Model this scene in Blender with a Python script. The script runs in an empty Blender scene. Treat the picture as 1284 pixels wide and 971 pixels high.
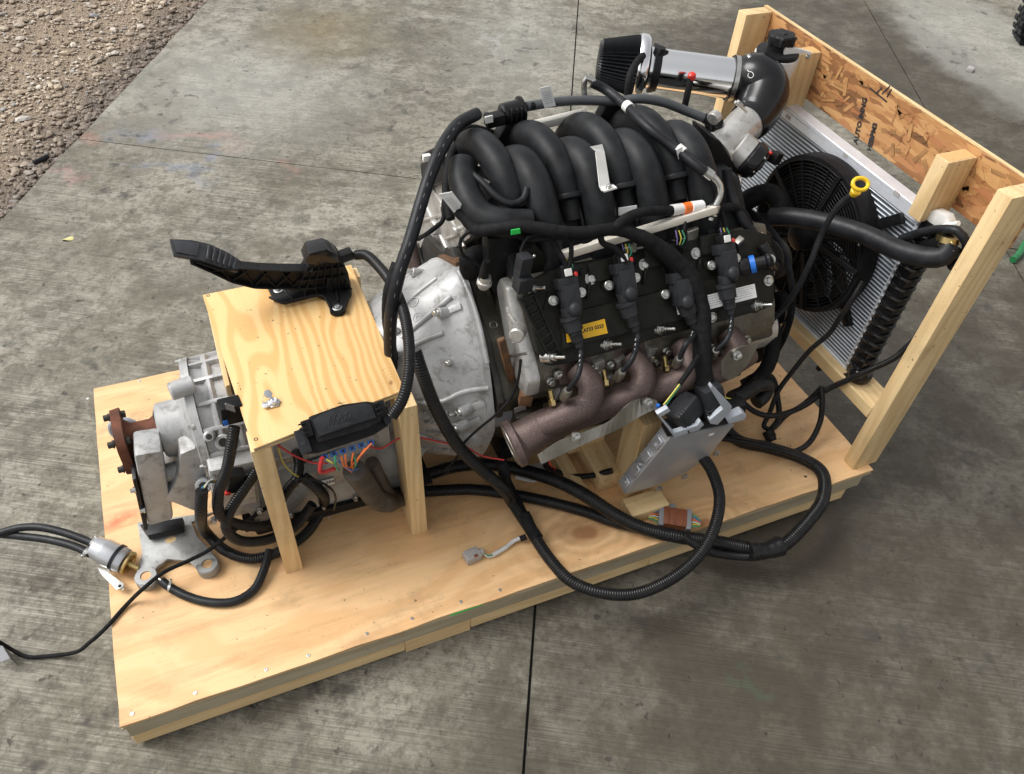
import bpy, bmesh, math, random
from math import pi, sin, cos, radians, sqrt
from mathutils import Vector as V, Matrix, Quaternion
import mathutils.noise as mn
random.seed(7)
S = bpy.context.scene
COL = S.collection

# ---------------------------------------------------------------- camera
# world: X along the pallet, Y away across it, Z up; origin = near left corner of the plywood deck
CAM = V((0.420, -0.876, 1.75))
RX = V((0.92282692, -0.38069409, 0.05884296))     # image right
RY = V((0.23694874, 0.68141408, 0.69248115))      # image up
RF = V((0.3037199, 0.62509748, -0.71903224))      # viewing direction
F = 1002.0
cd = bpy.data.cameras.new('camera'); cam = bpy.data.objects.new('camera', cd); COL.objects.link(cam)
cam.matrix_world = Matrix(((RX.x, RY.x, -RF.x, CAM.x), (RX.y, RY.y, -RF.y, CAM.y), (RX.z, RY.z, -RF.z, CAM.z), (0, 0, 0, 1)))
cd.sensor_width = 36; cd.lens = F/1284*36; cd.clip_start = 0.02; cd.clip_end = 400
S.camera = cam

# ---------------------------------------------------------------- light: overcast day
w = bpy.data.worlds.new('World'); S.world = w; w.use_nodes = True
nt = w.node_tree; nt.nodes.clear()
sky = nt.nodes.new('ShaderNodeTexSky'); sky.sky_type = 'NISHITA'; sky.sun_disc = False
SUN_EL, SUN_AZ = radians(52), radians(-62)       # azimuth measured from +Y towards +X
sky.sun_elevation = SUN_EL; sky.sun_rotation = SUN_AZ
sky.dust_density = 5.0; sky.air_density = 1.0; sky.altitude = 200
hs = nt.nodes.new('ShaderNodeHueSaturation'); hs.inputs['Saturation'].default_value = 0.06
bg = nt.nodes.new('ShaderNodeBackground'); bg.inputs['Strength'].default_value = 0.15
wo = nt.nodes.new('ShaderNodeOutputWorld')
nt.links.new(sky.outputs[0], hs.inputs['Color']); nt.links.new(hs.outputs[0], bg.inputs['Color']); nt.links.new(bg.outputs[0], wo.inputs['Surface'])
sd = bpy.data.lights.new('sun', 'SUN'); sd.energy = 1.35; sd.angle = radians(30); sd.color = (1.0, 0.975, 0.94)
so = bpy.data.objects.new('sun', sd); COL.objects.link(so)
sdir = V((sin(SUN_AZ)*cos(SUN_EL), cos(SUN_AZ)*cos(SUN_EL), sin(SUN_EL)))
so.rotation_euler = sdir.to_track_quat('Z', 'Y').to_euler()
so.location = (0, 0, 6)
S.view_settings.view_transform = 'Standard'; S.view_settings.look = 'None'
S.view_settings.exposure = 0.48; S.view_settings.gamma = 1.0
S.view_settings.use_curve_mapping = False

# ---------------------------------------------------------------- geometry helpers
def ray(u, v):
    return RX*(u-642.0) - RY*(v-485.5) + RF*F
def at(u, v, x=None, y=None, z=None):
    """point of the place on the plane x=, y= or z= that the photo shows at (u, v)"""
    r = ray(u, v)
    if x is not None: t = (x-CAM.x)/r.x
    elif y is not None: t = (y-CAM.y)/r.y
    else: t = (z-CAM.z)/r.z
    return CAM + r*t
def atp(u, v, O, N):
    r = ray(u, v); return CAM + r*((O-CAM).dot(N)/r.dot(N))

def frame(d, up=V((0, 0, 1))):
    d = d.normalized()
    if abs(d.dot(up)) > 0.98: up = V((0, 1, 0)) if abs(d.y) < .9 else V((1, 0, 0))
    a = up.cross(d).normalized(); b = d.cross(a)
    return a, b, d
def rotm(d, up=V((0, 0, 1))):
    """3x3 whose X axis runs along d"""
    d = d.normalized(); y = up.cross(d)
    y = y.normalized() if y.length > 1e-4 else V((0, 1, 0))
    z = d.cross(y)
    return Matrix((d, y, z)).transposed()
def smoothpath(pts, step=0.012):
    P = [V(p) for p in pts]
    if len(P) == 2: P = [P[0], (P[0]+P[1])/2, P[1]]
    E = [P[0]*2-P[1]] + P + [P[-1]*2-P[-2]]
    out = []
    for i in range(1, len(E)-2):
        p0, p1, p2, p3 = E[i-1:i+3]
        n = max(2, int((p2-p1).length/step))
        t0 = 0; t1 = t0+max(1e-4, (p1-p0).length)**.5; t2 = t1+max(1e-4, (p2-p1).length)**.5; t3 = t2+max(1e-4, (p3-p2).length)**.5
        for k in range(n):
            t = t1+(t2-t1)*k/n
            A1 = p0*((t1-t)/(t1-t0))+p1*((t-t0)/(t1-t0)); A2 = p1*((t2-t)/(t2-t1))+p2*((t-t1)/(t2-t1)); A3 = p2*((t3-t)/(t3-t2))+p3*((t-t2)/(t3-t2))
            B1 = A1*((t2-t)/(t2-t0))+A2*((t-t0)/(t2-t0)); B2 = A2*((t3-t)/(t3-t1))+A3*((t-t1)/(t3-t1))
            out.append(B1*((t2-t)/(t2-t1))+B2*((t-t1)/(t2-t1)))
    out.append(P[-1])
    return out
def resample(path, d):
    out = [path[0].copy()]; acc = 0; last = path[0]
    for p in path[1:]:
        seg = (p-last).length
        while acc+seg >= d and seg > 1e-9:
            q = last+(p-last)*((d-acc)/seg); out.append(q); last = q; seg = (p-last).length; acc = 0
        acc += seg; last = p
    return out
class MB:
    def __init__(self): self.bm = bmesh.new(); self.R = None
    def _v(self, co): return self.bm.verts.new(co)
    def loft(self, rings, caps=True):
        R_ = [[self._v(p) for p in r] for r in rings]; n = len(R_[0]); fs = []
        for A_, B_ in zip(R_, R_[1:]):
            for k in range(n): fs.append(self.bm.faces.new((A_[k], A_[(k+1) % n], B_[(k+1) % n], B_[k])))
        if caps: fs += [self.bm.faces.new(R_[0][::-1]), self.bm.faces.new(R_[-1])]
        bmesh.ops.recalc_face_normals(self.bm, faces=fs); return self
    def box(self, c, s, rot=None, bev=0.0, taper=None):
        c = V(c); s = V(s); vs = []
        for dz in (-1, 1):
            for dy in (-1, 1):
                for dx in (-1, 1):
                    k = 1.0 if (taper is None or dz < 0) else taper
                    p = V((dx*s.x*k, dy*s.y*k, dz*s.z))*.5
                    if rot is not None: p = rot @ p
                    vs.append(self._v(c+p))
        fs = [(0, 2, 3, 1), (4, 5, 7, 6), (0, 1, 5, 4), (2, 6, 7, 3), (0, 4, 6, 2), (1, 3, 7, 5)]
        F_ = [self.bm.faces.new([vs[i] for i in f]) for f in fs]
        if bev > 0:
            es = list({e for f in F_ for e in f.edges})
            bmesh.ops.bevel(self.bm, geom=es, offset=bev, segments=2 if bev > .002 else 1, affect='EDGES', profile=.6)
        return self
    def span(self, a, b, bev=0.0):
        a = V(a); b = V(b)
        return self.box((a+b)/2, (abs(b.x-a.x), abs(b.y-a.y), abs(b.z-a.z)), None, bev)
    def beam(self, a, b, w_, h, up=V((0, 0, 1)), bev=0.0):
        a = V(a); b = V(b); R = rotm(b-a, up)
        return self.box((a+b)/2, ((b-a).length, w_, h), R, bev)
    def prism(self, poly, vec, bev=0.0):
        vec = V(vec); A = [self._v(V(p)) for p in poly]; B = [self._v(V(p)+vec) for p in poly]; n = len(A)
        fs = [self.bm.faces.new(A), self.bm.faces.new(B[::-1])]
        for i in range(n): fs.append(self.bm.faces.new((A[i], B[i], B[(i+1) % n], A[(i+1) % n])))
        bmesh.ops.recalc_face_normals(self.bm, faces=fs)
        if bev > 0:
            bmesh.ops.bevel(self.bm, geom=list({e for f in fs for e in f.edges}), offset=bev, segments=2, affect='EDGES', profile=.6)
        return self
    def lathe(self, p0, d, prof, n=24, up=V((0, 0, 1)), ell=1.0, caps=True, rf=None):
        """prof = [(distance along d, radius)]"""
        p0 = V(p0); a, b, d = frame(V(d), up); rings = []
        for t, r in prof:
            ring = []
            for k in range(n):
                th = 2*pi*k/n; rr = r*(rf(t, th) if rf else 1)
                ring.append(self._v(p0+d*t+a*(rr*cos(th))+b*(rr*ell*sin(th))))
            rings.append(ring)
        for R0, R1 in zip(rings, rings[1:]):
            for k in range(n): self.bm.faces.new((R0[k], R0[(k+1) % n], R1[(k+1) % n], R1[k]))
        if caps:
            if prof[0][1] > 1e-5: self.bm.faces.new(rings[0][::-1])
            if prof[-1][1] > 1e-5: self.bm.faces.new(rings[-1])
        return self
    def cyl(self, a, b, r, r1=None, n=16, bev=0.0):
        a = V(a); b = V(b); L = (b-a).length; r1 = r if r1 is None else r1
        pr = [(0, r), (L, r1)] if bev <= 0 else [(0, r-bev), (bev, r), (L-bev, r1), (L, r1-bev)]
        return self.lathe(a, b-a, pr, n)
    def ring(self, c, d, r, t, n=28, m=8, ell=1.0):
        c = V(c); a, b, d = frame(V(d)); rs = []
        for i in range(n):
            th = 2*pi*i/n; q = a*cos(th)+b*sin(th)*ell
            rs.append([self._v(c+q*r+(q.normalized()*cos(2*pi*j/m)+d*sin(2*pi*j/m))*t) for j in range(m)])
        for i in range(n):
            A = rs[i]; B = rs[(i+1) % n]
            for j in range(m): self.bm.faces.new((A[j], B[j], B[(j+1) % m], A[(j+1) % m]))
        return self
    def sweep(self, path, rad, n=10, ell=1.0, up0=None, caps=True, sec=None):
        P = path; m = len(P)
        T = [(P[min(i+1, m-1)]-P[max(i-1, 0)]).normalized() for i in range(m)]
        a, b, _ = frame(T[0], up0 or V((0, 0, 1))); rings = []
        for i in range(m):
            if i:
                q = T[i-1].rotation_difference(T[i]); a = q @ a
            a = (a-T[i]*a.dot(T[i])).normalized(); b = T[i].cross(a)
            r = rad(i/(m-1), i) if callable(rad) else rad
            ring = []
            for k in range(n):
                th = 2*pi*k/n
                ring.append(self._v(P[i]+a*(r*cos(th))+b*(r*ell*sin(th))))
            rings.append(ring)
        for R0, R1 in zip(rings, rings[1:]):
            for k in range(n): self.bm.faces.new((R0[k], R0[(k+1) % n], R1[(k+1) % n], R1[k]))
        if caps: self.bm.faces.new(rings[0][::-1]); self.bm.faces.new(rings[-1])
        return self
    def tube(self, pts, r, n=12, step=0.012, ell=1.0, up0=None):
        return self.sweep(smoothpath(pts, step), r, n, ell, up0)
    def corr(self, pts, r, pitch=0.0056, depth=0.0011, n=12):
        """corrugated split loom: real ribs"""
        path = resample(smoothpath(pts, 0.004), pitch/4)
        return self.sweep(path, lambda t, i: r-(depth if i % 4 in (0,) else 0)-(depth*.2 if i % 4 in (1, 3) else 0), n)
    def wrap(self, pts, r, n=12, amp=0.09, pitch=0.022, seed=0):
        """cloth-taped bundle: overlapping turns and lumps"""
        path = resample(smoothpath(pts, 0.006), 0.0045)
        def rr(t, i):
            s = i*0.0045; ph = (s/pitch) % 1.0
            return r*(1+amp*.5*(ph-.5)+amp*mn.noise(V((s*22+seed*7.1, seed, 0)))*1.3)
        return self.sweep(path, rr, n)
    def sph(self, c, r, sc=(1, 1, 1), n=12, rot=None):
        M = Matrix.Translation(V(c)) @ (rot.to_4x4() if rot is not None else Matrix.Identity(4)) @ Matrix.Diagonal((sc[0], sc[1], sc[2], 1))
        bmesh.ops.create_uvsphere(self.bm, u_segments=n, v_segments=max(5, n//2+1), radius=r, matrix=M); return self
    def hexa(self, c, d, r, h, n=6): return self.lathe(V(c), d, [(0, r), (h*.85, r), (h, r*.86)], n)
    def jitter(self, amp, sc=20, seed=0):
        for v in self.bm.verts:
            q = v.co*sc+V((seed, seed*2, seed*3)); v.co += V((mn.noise(q), mn.noise(q+V((31, 0, 0))), mn.noise(q+V((0, 47, 0)))))*amp
        return self
WM = {}
def link(o, parent, mw):
    COL.objects.link(o); WM[o.name] = mw
    if parent is not None:
        o.parent = parent; o.matrix_local = WM[parent.name].inverted() @ mw
    else: o.matrix_local = mw
def part(name, mb, mat_, parent, sharp=38, label=None, kind=None):
    """one mesh object in the coordinates of the place, child of parent"""
    if isinstance(mb, MB):
        bm = mb.bm
        o0 = WM[parent.name].inverted() if parent is not None else Matrix.Identity(4)
        bm.transform(o0); me = mesh_of(name, bm, mat_, sharp)
    else: me = mb
    o = bpy.data.objects.new(name, me)
    link(o, parent, WM[parent.name].copy() if parent is not None else Matrix.Identity(4))
    if label: o['label'] = label
    if kind: o['kind'] = kind
    return o
def mesh_of(name, bm, mat_, sharp=38):
    if isinstance(bm, MB): bm = bm.bm
    bm.normal_update(); lim = radians(sharp)
    for f in bm.faces: f.smooth = True
    for e in bm.edges:
        if len(e.link_faces) == 2 and e.calc_face_angle(0) > lim: e.smooth = False
    me = bpy.data.meshes.new(name); bm.to_mesh(me); bm.free()
    if mat_ is not None: me.materials.append(mat_)
    return me
def inst(name, me, parent, mw, label=None):
    o = bpy.data.objects.new(name, me); link(o, parent, mw)
    if label: o['label'] = label
    return o
def thing(name, label, cat, loc, group=None):
    o = bpy.data.objects.new(name, None); o.empty_display_size = .05
    link(o, None, Matrix.Translation(V(loc)))
    o['label'] = label; o['category'] = cat
    if group: o['group'] = group
    return o
def solo(name, mb, mat_, label, cat, group=None, kind=None, sharp=38):
    """a thing that is a single mesh, origin at its own centre bottom"""
    bm = mb.bm; n = len(bm.verts); c = V((0, 0, 0)); zmin = 1e9
    for v in bm.verts: c += v.co; zmin = min(zmin, v.co.z)
    c /= n; c.z = zmin
    bm.transform(Matrix.Translation(-c)); me = mesh_of(name, bm, mat_, sharp)
    o = bpy.data.objects.new(name, me); link(o, None, Matrix.Translation(c))
    if label: o['label'] = label
    if cat: o['category'] = cat
    if group: o['group'] = group
    if kind: o['kind'] = kind
    return o
def text_mesh(name, txt, size, mat_, extrude=0.0002, bold=0.0):
    cu = bpy.data.curves.new(name, 'FONT'); cu.body = txt; cu.size = size; cu.extrude = extrude; cu.align_x = 'CENTER'; cu.align_y = 'CENTER'; cu.resolution_u = 2; cu.offset = bold
    t = bpy.data.objects.new(name, cu); COL.objects.link(t)
    me = bpy.data.meshes.new_from_object(t.evaluated_get(bpy.context.evaluated_depsgraph_get()))
    bpy.data.objects.remove(t); bpy.data.curves.remove(cu)
    me.name = name; me.materials.clear(); me.materials.append(mat_); return me
def basis(o, x, z):
    x = V(x).normalized(); z = V(z); z = (z-x*z.dot(x)).normalized(); y = z.cross(x)
    m = Matrix((x, y, z)).transposed().to_4x4(); m.translation = V(o); return m
def print_on(name, txt, size, mat_, parent, o, x, z, bold=0.0):
    return inst(name, text_mesh(name, txt, size, mat_, bold=bold), parent, basis(o, x, z))

from mathutils.bvhtree import BVHTree
BV = {}
def surf(o, u, v_, lift=.0008, nrm=False):
    mi = WM[o.name].inverted(); bv = BV.get(o.name) or BV.setdefault(o.name, BVHTree.FromPolygons([v.co for v in o.data.vertices], [p.vertices[:] for p in o.data.polygons])); h = bv.ray_cast(mi @ CAM, mi.to_3x3() @ ray(u, v_))
    if h[0] is None: return (at(u, v_, y=.6), V((0, 0, 1))) if nrm else at(u, v_, y=.6)
    n_ = h[1].normalized(); n_ = n_ if n_.dot(CAM-h[0]) > -9 else n_; p_ = WM[o.name] @ h[0]+n_*lift
    return (p_, n_) if nrm else p_

# ---------------------------------------------------------------- materials
MATS = {}
class NT:
    def __init__(self, name):
        m = bpy.data.materials.new(name); m.use_nodes = True; self.m = m; self.t = m.node_tree; self.t.nodes.clear()
        self.out = self.n('ShaderNodeOutputMaterial'); self.b = self.n('ShaderNodeBsdfPrincipled'); self.l(self.b.outputs[0], self.out.inputs['Surface'])
        self.tc = self.n('ShaderNodeTexCoord')
    def n(self, k, **kw):
        x = self.t.nodes.new(k)
        for a, v in kw.items(): setattr(x, a, v)
        return x
    def l(self, a, b): self.t.links.new(a, b)
    def mapping(self, scale=(1, 1, 1), rot=(0, 0, 0), loc=(0, 0, 0), src=None):
        mp = self.n('ShaderNodeMapping'); mp.inputs['Scale'].default_value = scale; mp.inputs['Rotation'].default_value = rot; mp.inputs['Location'].default_value = loc
        self.l(src or self.tc.outputs['Object'], mp.inputs['Vector']); return mp.outputs[0]
    def noise(self, vec, scale, detail=4, rough=.55, dist=0.0, out=0):
        x = self.n('ShaderNodeTexNoise'); x.inputs['Scale'].default_value = scale; x.inputs['Detail'].default_value = detail; x.inputs['Roughness'].default_value = rough; x.inputs['Distortion'].default_value = dist
        self.l(vec, x.inputs['Vector']); return x.outputs[out]
    def ramp(self, f, stops, interp='LINEAR'):
        r = self.n('ShaderNodeValToRGB'); r.color_ramp.interpolation = interp
        while len(r.color_ramp.elements) < len(stops): r.color_ramp.elements.new(.5)
        for e, (p, c) in zip(r.color_ramp.elements, stops):
            e.position = p; e.color = (c, c, c, 1) if isinstance(c, (int, float)) else (*c, 1)
        self.l(f, r.inputs[0]); return r.outputs[0]
    def mix(self, f, a, b, blend='MIX'):
        x = self.n('ShaderNodeMix', data_type='RGBA', blend_type=blend)
        for s, v in ((x.inputs[0], f), (x.inputs[6], a), (x.inputs[7], b)):
            if isinstance(v, (int, float)): s.default_value = v
            elif isinstance(v, tuple): s.default_value = (*v, 1)
            else: self.l(v, s)
        return x.outputs[2]
    def math(self, op, a, b=0.0, clamp=False):
        x = self.n('ShaderNodeMath', operation=op); x.use_clamp = clamp
        for s, v in zip(x.inputs, (a, b)):
            if isinstance(v, (int, float)): s.default_value = v
            else: self.l(v, s)
        return x.outputs[0]
    def bump(self, h, strength=.3, dist=.002, nrm=None):
        x = self.n('ShaderNodeBump'); x.inputs['Strength'].default_value = strength; x.inputs['Distance'].default_value = dist
        self.l(h, x.inputs['Height'])
        if nrm is not None: self.l(nrm, x.inputs['Normal'])
        return x.outputs[0]
    def set(self, **kw):
        names = dict(col='Base Color', rough='Roughness', metal='Metallic', nrm='Normal', spec='Specular IOR Level', coat='Coat Weight', aniso='Anisotropic')
        for k, v in kw.items():
            s = self.b.inputs[names.get(k, k)]
            if isinstance(v, (int, float)): s.default_value = v
            elif isinstance(v, tuple): s.default_value = (*v, 1)
            else: self.l(v, s)
        return self.m
def simple(name, c1, c2=None, rough=.5, metal=0.0, sc=40, bump=.15, bsc=None, bd=.0006, rv=.12, contrast=(.35, .65), spec=.5, coat=0.0):
    """two-tone mottled surface with varying gloss and a fine relief"""
    N = NT(name); c2 = c2 or tuple(x*.75 for x in c1); v = N.tc.outputs['Object']
    f = N.noise(v, sc, 5, .6); f2 = N.ramp(f, [(contrast[0], 0.0), (contrast[1], 1.0)])
    col = N.mix(f2, c1, c2)
    g = N.noise(v, sc*2.3, 3, .5)
    rr = N.math('ADD', N.math('MULTIPLY', g, rv*2), rough-rv, True)
    h = N.noise(v, bsc or sc*6, 4, .6)
    return N.set(col=col, rough=rr, metal=metal, nrm=N.bump(h, bump, bd), spec=spec, coat=coat)
def wood(name, base, dark, axis='X', ring=26, sc=1.0, knots=(), grime=0.0, contrast=.55, dist=1.6, fine=.35, rough=.62, rand=True, stretch=.12, red=None):
    """sawn or peeled timber, grain running along axis"""
    N = NT(name); oi = N.n('ShaderNodeObjectInfo')
    src = N.tc.outputs['Object']
    if rand:
        va = N.n('ShaderNodeVectorMath', operation='ADD'); N.l(src, va.inputs[0]); cx = N.n('ShaderNodeCombineXYZ')
        rn = N.math('MULTIPLY', oi.outputs['Random'], 37.0)
        for i in range(3): N.l(rn, cx.inputs[i])
        N.l(cx.outputs[0], va.inputs[1]); src2 = va.outputs[0]
    else: src2 = src
    st = {'X': (stretch, 1, 1), 'Y': (1, stretch, 1), 'Z': (1, 1, stretch)}[axis]
    v = N.mapping(tuple(s*sc for s in st), src=src2)
    warp = N.noise(v, 3.2, 3, .5, out=1)
    vm = N.n('ShaderNodeVectorMath', operation='MULTIPLY_ADD'); N.l(warp, vm.inputs[0]); vm.inputs[1].default_value = (.16*dist,)*3; N.l(v, vm.inputs[2])
    wv = N.n('ShaderNodeTexWave', wave_type='BANDS', bands_direction={'X': 'Y', 'Y': 'X', 'Z': 'X'}[axis]); wv.inputs['Scale'].default_value = ring
    wv.inputs['Distortion'].default_value = 1.4; wv.inputs['Detail'].default_value = 2; wv.inputs['Detail Scale'].default_value = .8
    N.l(vm.outputs[0], wv.inputs['Vector'])
    g = N.ramp(wv.outputs['Fac'], [(.25, 0.0), (.8, 1.0)])
    col = N.mix(N.math('MULTIPLY', g, contrast), base, dark)
    fst = {'X': (4, 160, 160), 'Y': (160, 4, 160), 'Z': (160, 160, 4)}[axis]
    fi = N.noise(N.mapping(fst, src=src2), 1.0, 5, .7)
    col = N.mix(N.math('MULTIPLY', N.ramp(fi, [(.42, 0.0), (.72, 1.0)]), fine), col, tuple(x*.72 for x in dark))
    br = N.noise(v, 2.2, 3, .5)
    col = N.mix(N.math('MULTIPLY', N.ramp(br, [(.3, 0.0), (.75, 1.0)]), .35), col, tuple(min(1, x*1.12) for x in base))
    for (kx, ky, kz, kr) in knots:
        d = N.n('ShaderNodeVectorMath', operation='DISTANCE')
        wp = N.noise(src, 14, 2, .5, out=1); va2 = N.n('ShaderNodeVectorMath', operation='MULTIPLY_ADD'); N.l(wp, va2.inputs[0]); va2.inputs[1].default_value = (.03, .03, 0); N.l(src, va2.inputs[2])
        mp2 = N.mapping((.62 if axis == 'X' else 1, .62 if axis == 'Y' else 1, 1), src=va2.outputs[0])
        N.l(mp2, d.inputs[0]); d.inputs[1].default_value = ((kx+.015)*(.62 if axis == 'X' else 1), (ky+.015)*(.62 if axis == 'Y' else 1), kz)
        dd = N.math('DIVIDE', d.outputs['Value'], kr)
        rings = N.math('SINE', N.math('MULTIPLY', N.math('POWER', dd, .7), 26.0))
        fall = N.math('SUBTRACT', 1.0, N.math('MULTIPLY', dd, .42), True)
        rf = N.math('MULTIPLY', N.math('MULTIPLY', N.math('ADD', rings, 1.0), .24), fall, True)
        col = N.mix(rf, col, tuple(x*.62 for x in dark))
        core = N.ramp(dd, [(.14, 1.0), (.42, 0.0)])
        col = N.mix(N.math('MULTIPLY', core, .85), col, (.30, .12, .05))
    if grime > 0:
        g3 = N.noise(N.mapping({'X': (.5, 3, 3), 'Y': (3, .5, 3), 'Z': (3, 3, .5)}[axis], loc=(7, 7, 7), src=src), 6, 6, .7); col = N.mix(N.math('MULTIPLY', N.ramp(g3, [(.5, 0.0), (.7, 1.0)]), grime*.9), col, tuple(x*.55 for x in dark))
        gm = N.noise(src, 7, 6, .65); gm2 = N.ramp(gm, [(.52, 0.0), (.74, 1.0)])
        col = N.mix(N.math('MULTIPLY', gm2, grime), col, (.24, .17, .10))
        sp = N.noise(src, 95, 2, .5); col = N.mix(N.math('MULTIPLY', N.math('MULTIPLY', N.ramp(sp, [(.69, 0.0), (.73, 1.0)]), N.ramp(gm, [(.45, .1), (.58, 1.0)])), .8), col, (.06, .045, .03))
    if red is not None:
        s_ = N.n('ShaderNodeVectorMath', operation='SUBTRACT'); N.l(src, s_.inputs[0]); s_.inputs[1].default_value = red
        m_ = N.mapping((1/.14, 1/.035, 0), (0, 0, -.55), src=s_.outputs[0]); L_ = N.n('ShaderNodeVectorMath', operation='LENGTH'); N.l(m_, L_.inputs[0])
        f_ = N.math('MULTIPLY', N.ramp(L_.outputs['Value'], [(0, 1.0), (1, 0.0)]), N.ramp(N.noise(src, 25, 4), [(.35, 0.0), (.6, 1.0)]))
        col = N.mix(N.math('MULTIPLY', f_, .8), col, (.55, .10, .04))
    h = N.math('ADD', fi, N.math('MULTIPLY', wv.outputs['Fac'], .5))
    return N.set(col=col, rough=rough, nrm=N.bump(h, .28, .0008), spec=.35)
M = {}
M['plastic'] = simple('black_plastic', (.008, .008, .0085), (.014, .014, .0145), .42, sc=60, bump=.12, spec=0.16)
M['plastic_gloss'] = simple('glossy_black_plastic', (.007, .007, .0075), (.011, .011, .012), .2, sc=40, bump=.03, rv=.06, spec=.4)
M['manifold'] = simple('satin_moulded_plastic', (.0095, .010, .011), (.021, .022, .0235), .45, sc=22, bump=.2, bsc=420, rv=.1, spec=0.17)
M['cover'] = simple('valve_cover_plastic', (.010, .010, .0085), (.018, .0175, .014), .38, sc=30, bump=.14, bsc=300, rv=.1, spec=0.15)
M['coil'] = simple('coil_grey_plastic', (.018, .019, .021), (.028, .029, .032), .42, sc=60, bump=.1, spec=0.22)
M['rubber'] = simple('hose_rubber', (.0105, .011, .013), (.024, .0255, .028), .42, sc=30, bump=.14, bsc=200, contrast=(.45, .75), spec=0.24)
M['rubber_grey'] = simple('grey_hose_rubber', (.07, .075, .08), (.055, .06, .064), .5, sc=30, bump=.1)
M['conduit'] = simple('split_loom_plastic', (.009, .009, .0095), (.019, .018, .017), .3, sc=45, bump=.08, rv=.12, contrast=(.45, .8), spec=0.26)
M['conduit_dusty'] = simple('dusty_split_loom', (.030, .025, .020), (.07, .055, .04), .55, sc=30, bump=.08)
M['tape'] = simple('cloth_tape', (.0065, .0065, .007), (.013, .013, .0135), .72, sc=60, bump=.6, bsc=260, bd=.0012, spec=0.15)
M['silicone'] = simple('polished_silicone', (.008, .008, .009), (.012, .012, .013), .20, sc=12, bump=.02, rv=.05, spec=.35)
M['fan'] = simple('fan_plastic', (.007, .007, .0075), (.012, .012, .0125), .5, sc=30, bump=.08, spec=0.12)
def cast(name, c1, c2, metal=.35, rough=.5, sc=9, stain=(.16, .15, .13), amt=.55):
    N = NT(name); v = N.tc.outputs['Object']
    a = N.ramp(N.noise(v, sc, 6, .65), [(.35, 0.0), (.68, 1.0)]); col = N.mix(a, c1, c2)
    s = N.ramp(N.noise(v, sc*2.7, 5, .7, .4), [(.52, 0.0), (.68, 1.0)]); col = N.mix(N.math('MULTIPLY', s, amt), col, stain)
    p = N.ramp(N.noise(v, 140, 2, .5), [(.62, 0.0), (.72, 1.0)]); col = N.mix(N.math('MULTIPLY', p, .25), col, stain)
    h = N.math('ADD', N.noise(v, 260, 3, .6), N.math('MULTIPLY', N.noise(v, 40, 3, .5), .8))
    rr = N.math('ADD', N.math('MULTIPLY', N.noise(v, 25, 3), .3), rough-.15, True)
    return N.set(col=col, rough=rr, metal=metal, nrm=N.bump(h, .35, .0009))
M['cast'] = cast('cast_aluminium', (.50, .50, .50), (.33, .33, .325), .35, .54, amt=.75)
M['cast_dark'] = cast('weathered_cast_aluminium', (.38, .385, .38), (.26, .26, .25), .4, .5, 11, amt=.7)
M['head'] = cast('machined_cast_aluminium', (.58, .57, .55), (.40, .385, .35), .6, .38, 14, amt=.5)
M['head_dull'] = cast('oily_head_casting', (.17, .155, .125), (.10, .09, .07), .5, .42, 14, (.04, .035, .025), .7)
M['block'] = cast('dark_engine_block', (.040, .037, .026), (.065, .058, .040), .2, .42, 14, (.02, .018, .014), .6)
M['bare_steel'] = simple('zinc_steel', (.62, .62, .60), (.48, .48, .45), .3, 1.0, sc=80, bump=.05)
M['chrome'] = simple('polished_aluminium', (.86, .86, .87), (.82, .82, .83), .09, 1.0, sc=6, bump=.01, rv=.04)
M['satin_alu'] = simple('brushed_aluminium', (.66, .67, .69), (.56, .57, .59), .36, .85, sc=14, bump=.03, rv=.06)
M['white_plastic'] = simple('white_plastic', (.72, .71, .68), (.62, .61, .58), .38, sc=20, bump=.03)
M['grey_plastic'] = simple('pale_grey_plastic', (.42, .45, .50), (.36, .39, .43), .42, sc=30, bump=.05)
M['rust'] = simple('rusty_iron', (.17, .062, .034), (.08, .034, .022), .75, .25, sc=28, bump=.5, bsc=160, bd=.001, spec=.3)
M['rust_plate'] = simple('rust_orange_steel', (.17, .080, .035), (.08, .045, .025), .7, .2, sc=40, bump=.3)
M['shield'] = simple('heat_shield_steel', (.36, .345, .31), (.24, .225, .19), .36, .9, sc=14, bump=.12)
M['rail'] = simple('bright_fuel_rail', (.86, .83, .76), (.70, .63, .52), .30, .25, sc=12, bump=.08)
M['dark_steel'] = simple('dark_oiled_steel', (.06, .058, .052), (.035, .033, .03), .45, .6, sc=30, bump=.2)
N = NT('heat_tinted_cast_iron'); v = N.tc.outputs['Object']
c = N.mix(N.ramp(N.noise(v, 9, 5, .6), [(.35, 0.0), (.7, 1.0)]), (.118, .080, .070), (.066, .044, .040))
c = N.mix(N.math('MULTIPLY', N.ramp(N.noise(v, 330, 2, .5), [(.5, 0.0), (.75, 1.0)]), .45), c, (.28, .215, .19))
M['exhaust'] = N.set(col=c, rough=.55, metal=.4, nrm=N.bump(N.noise(v, 420, 3, .6), .4, .0006))
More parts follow.
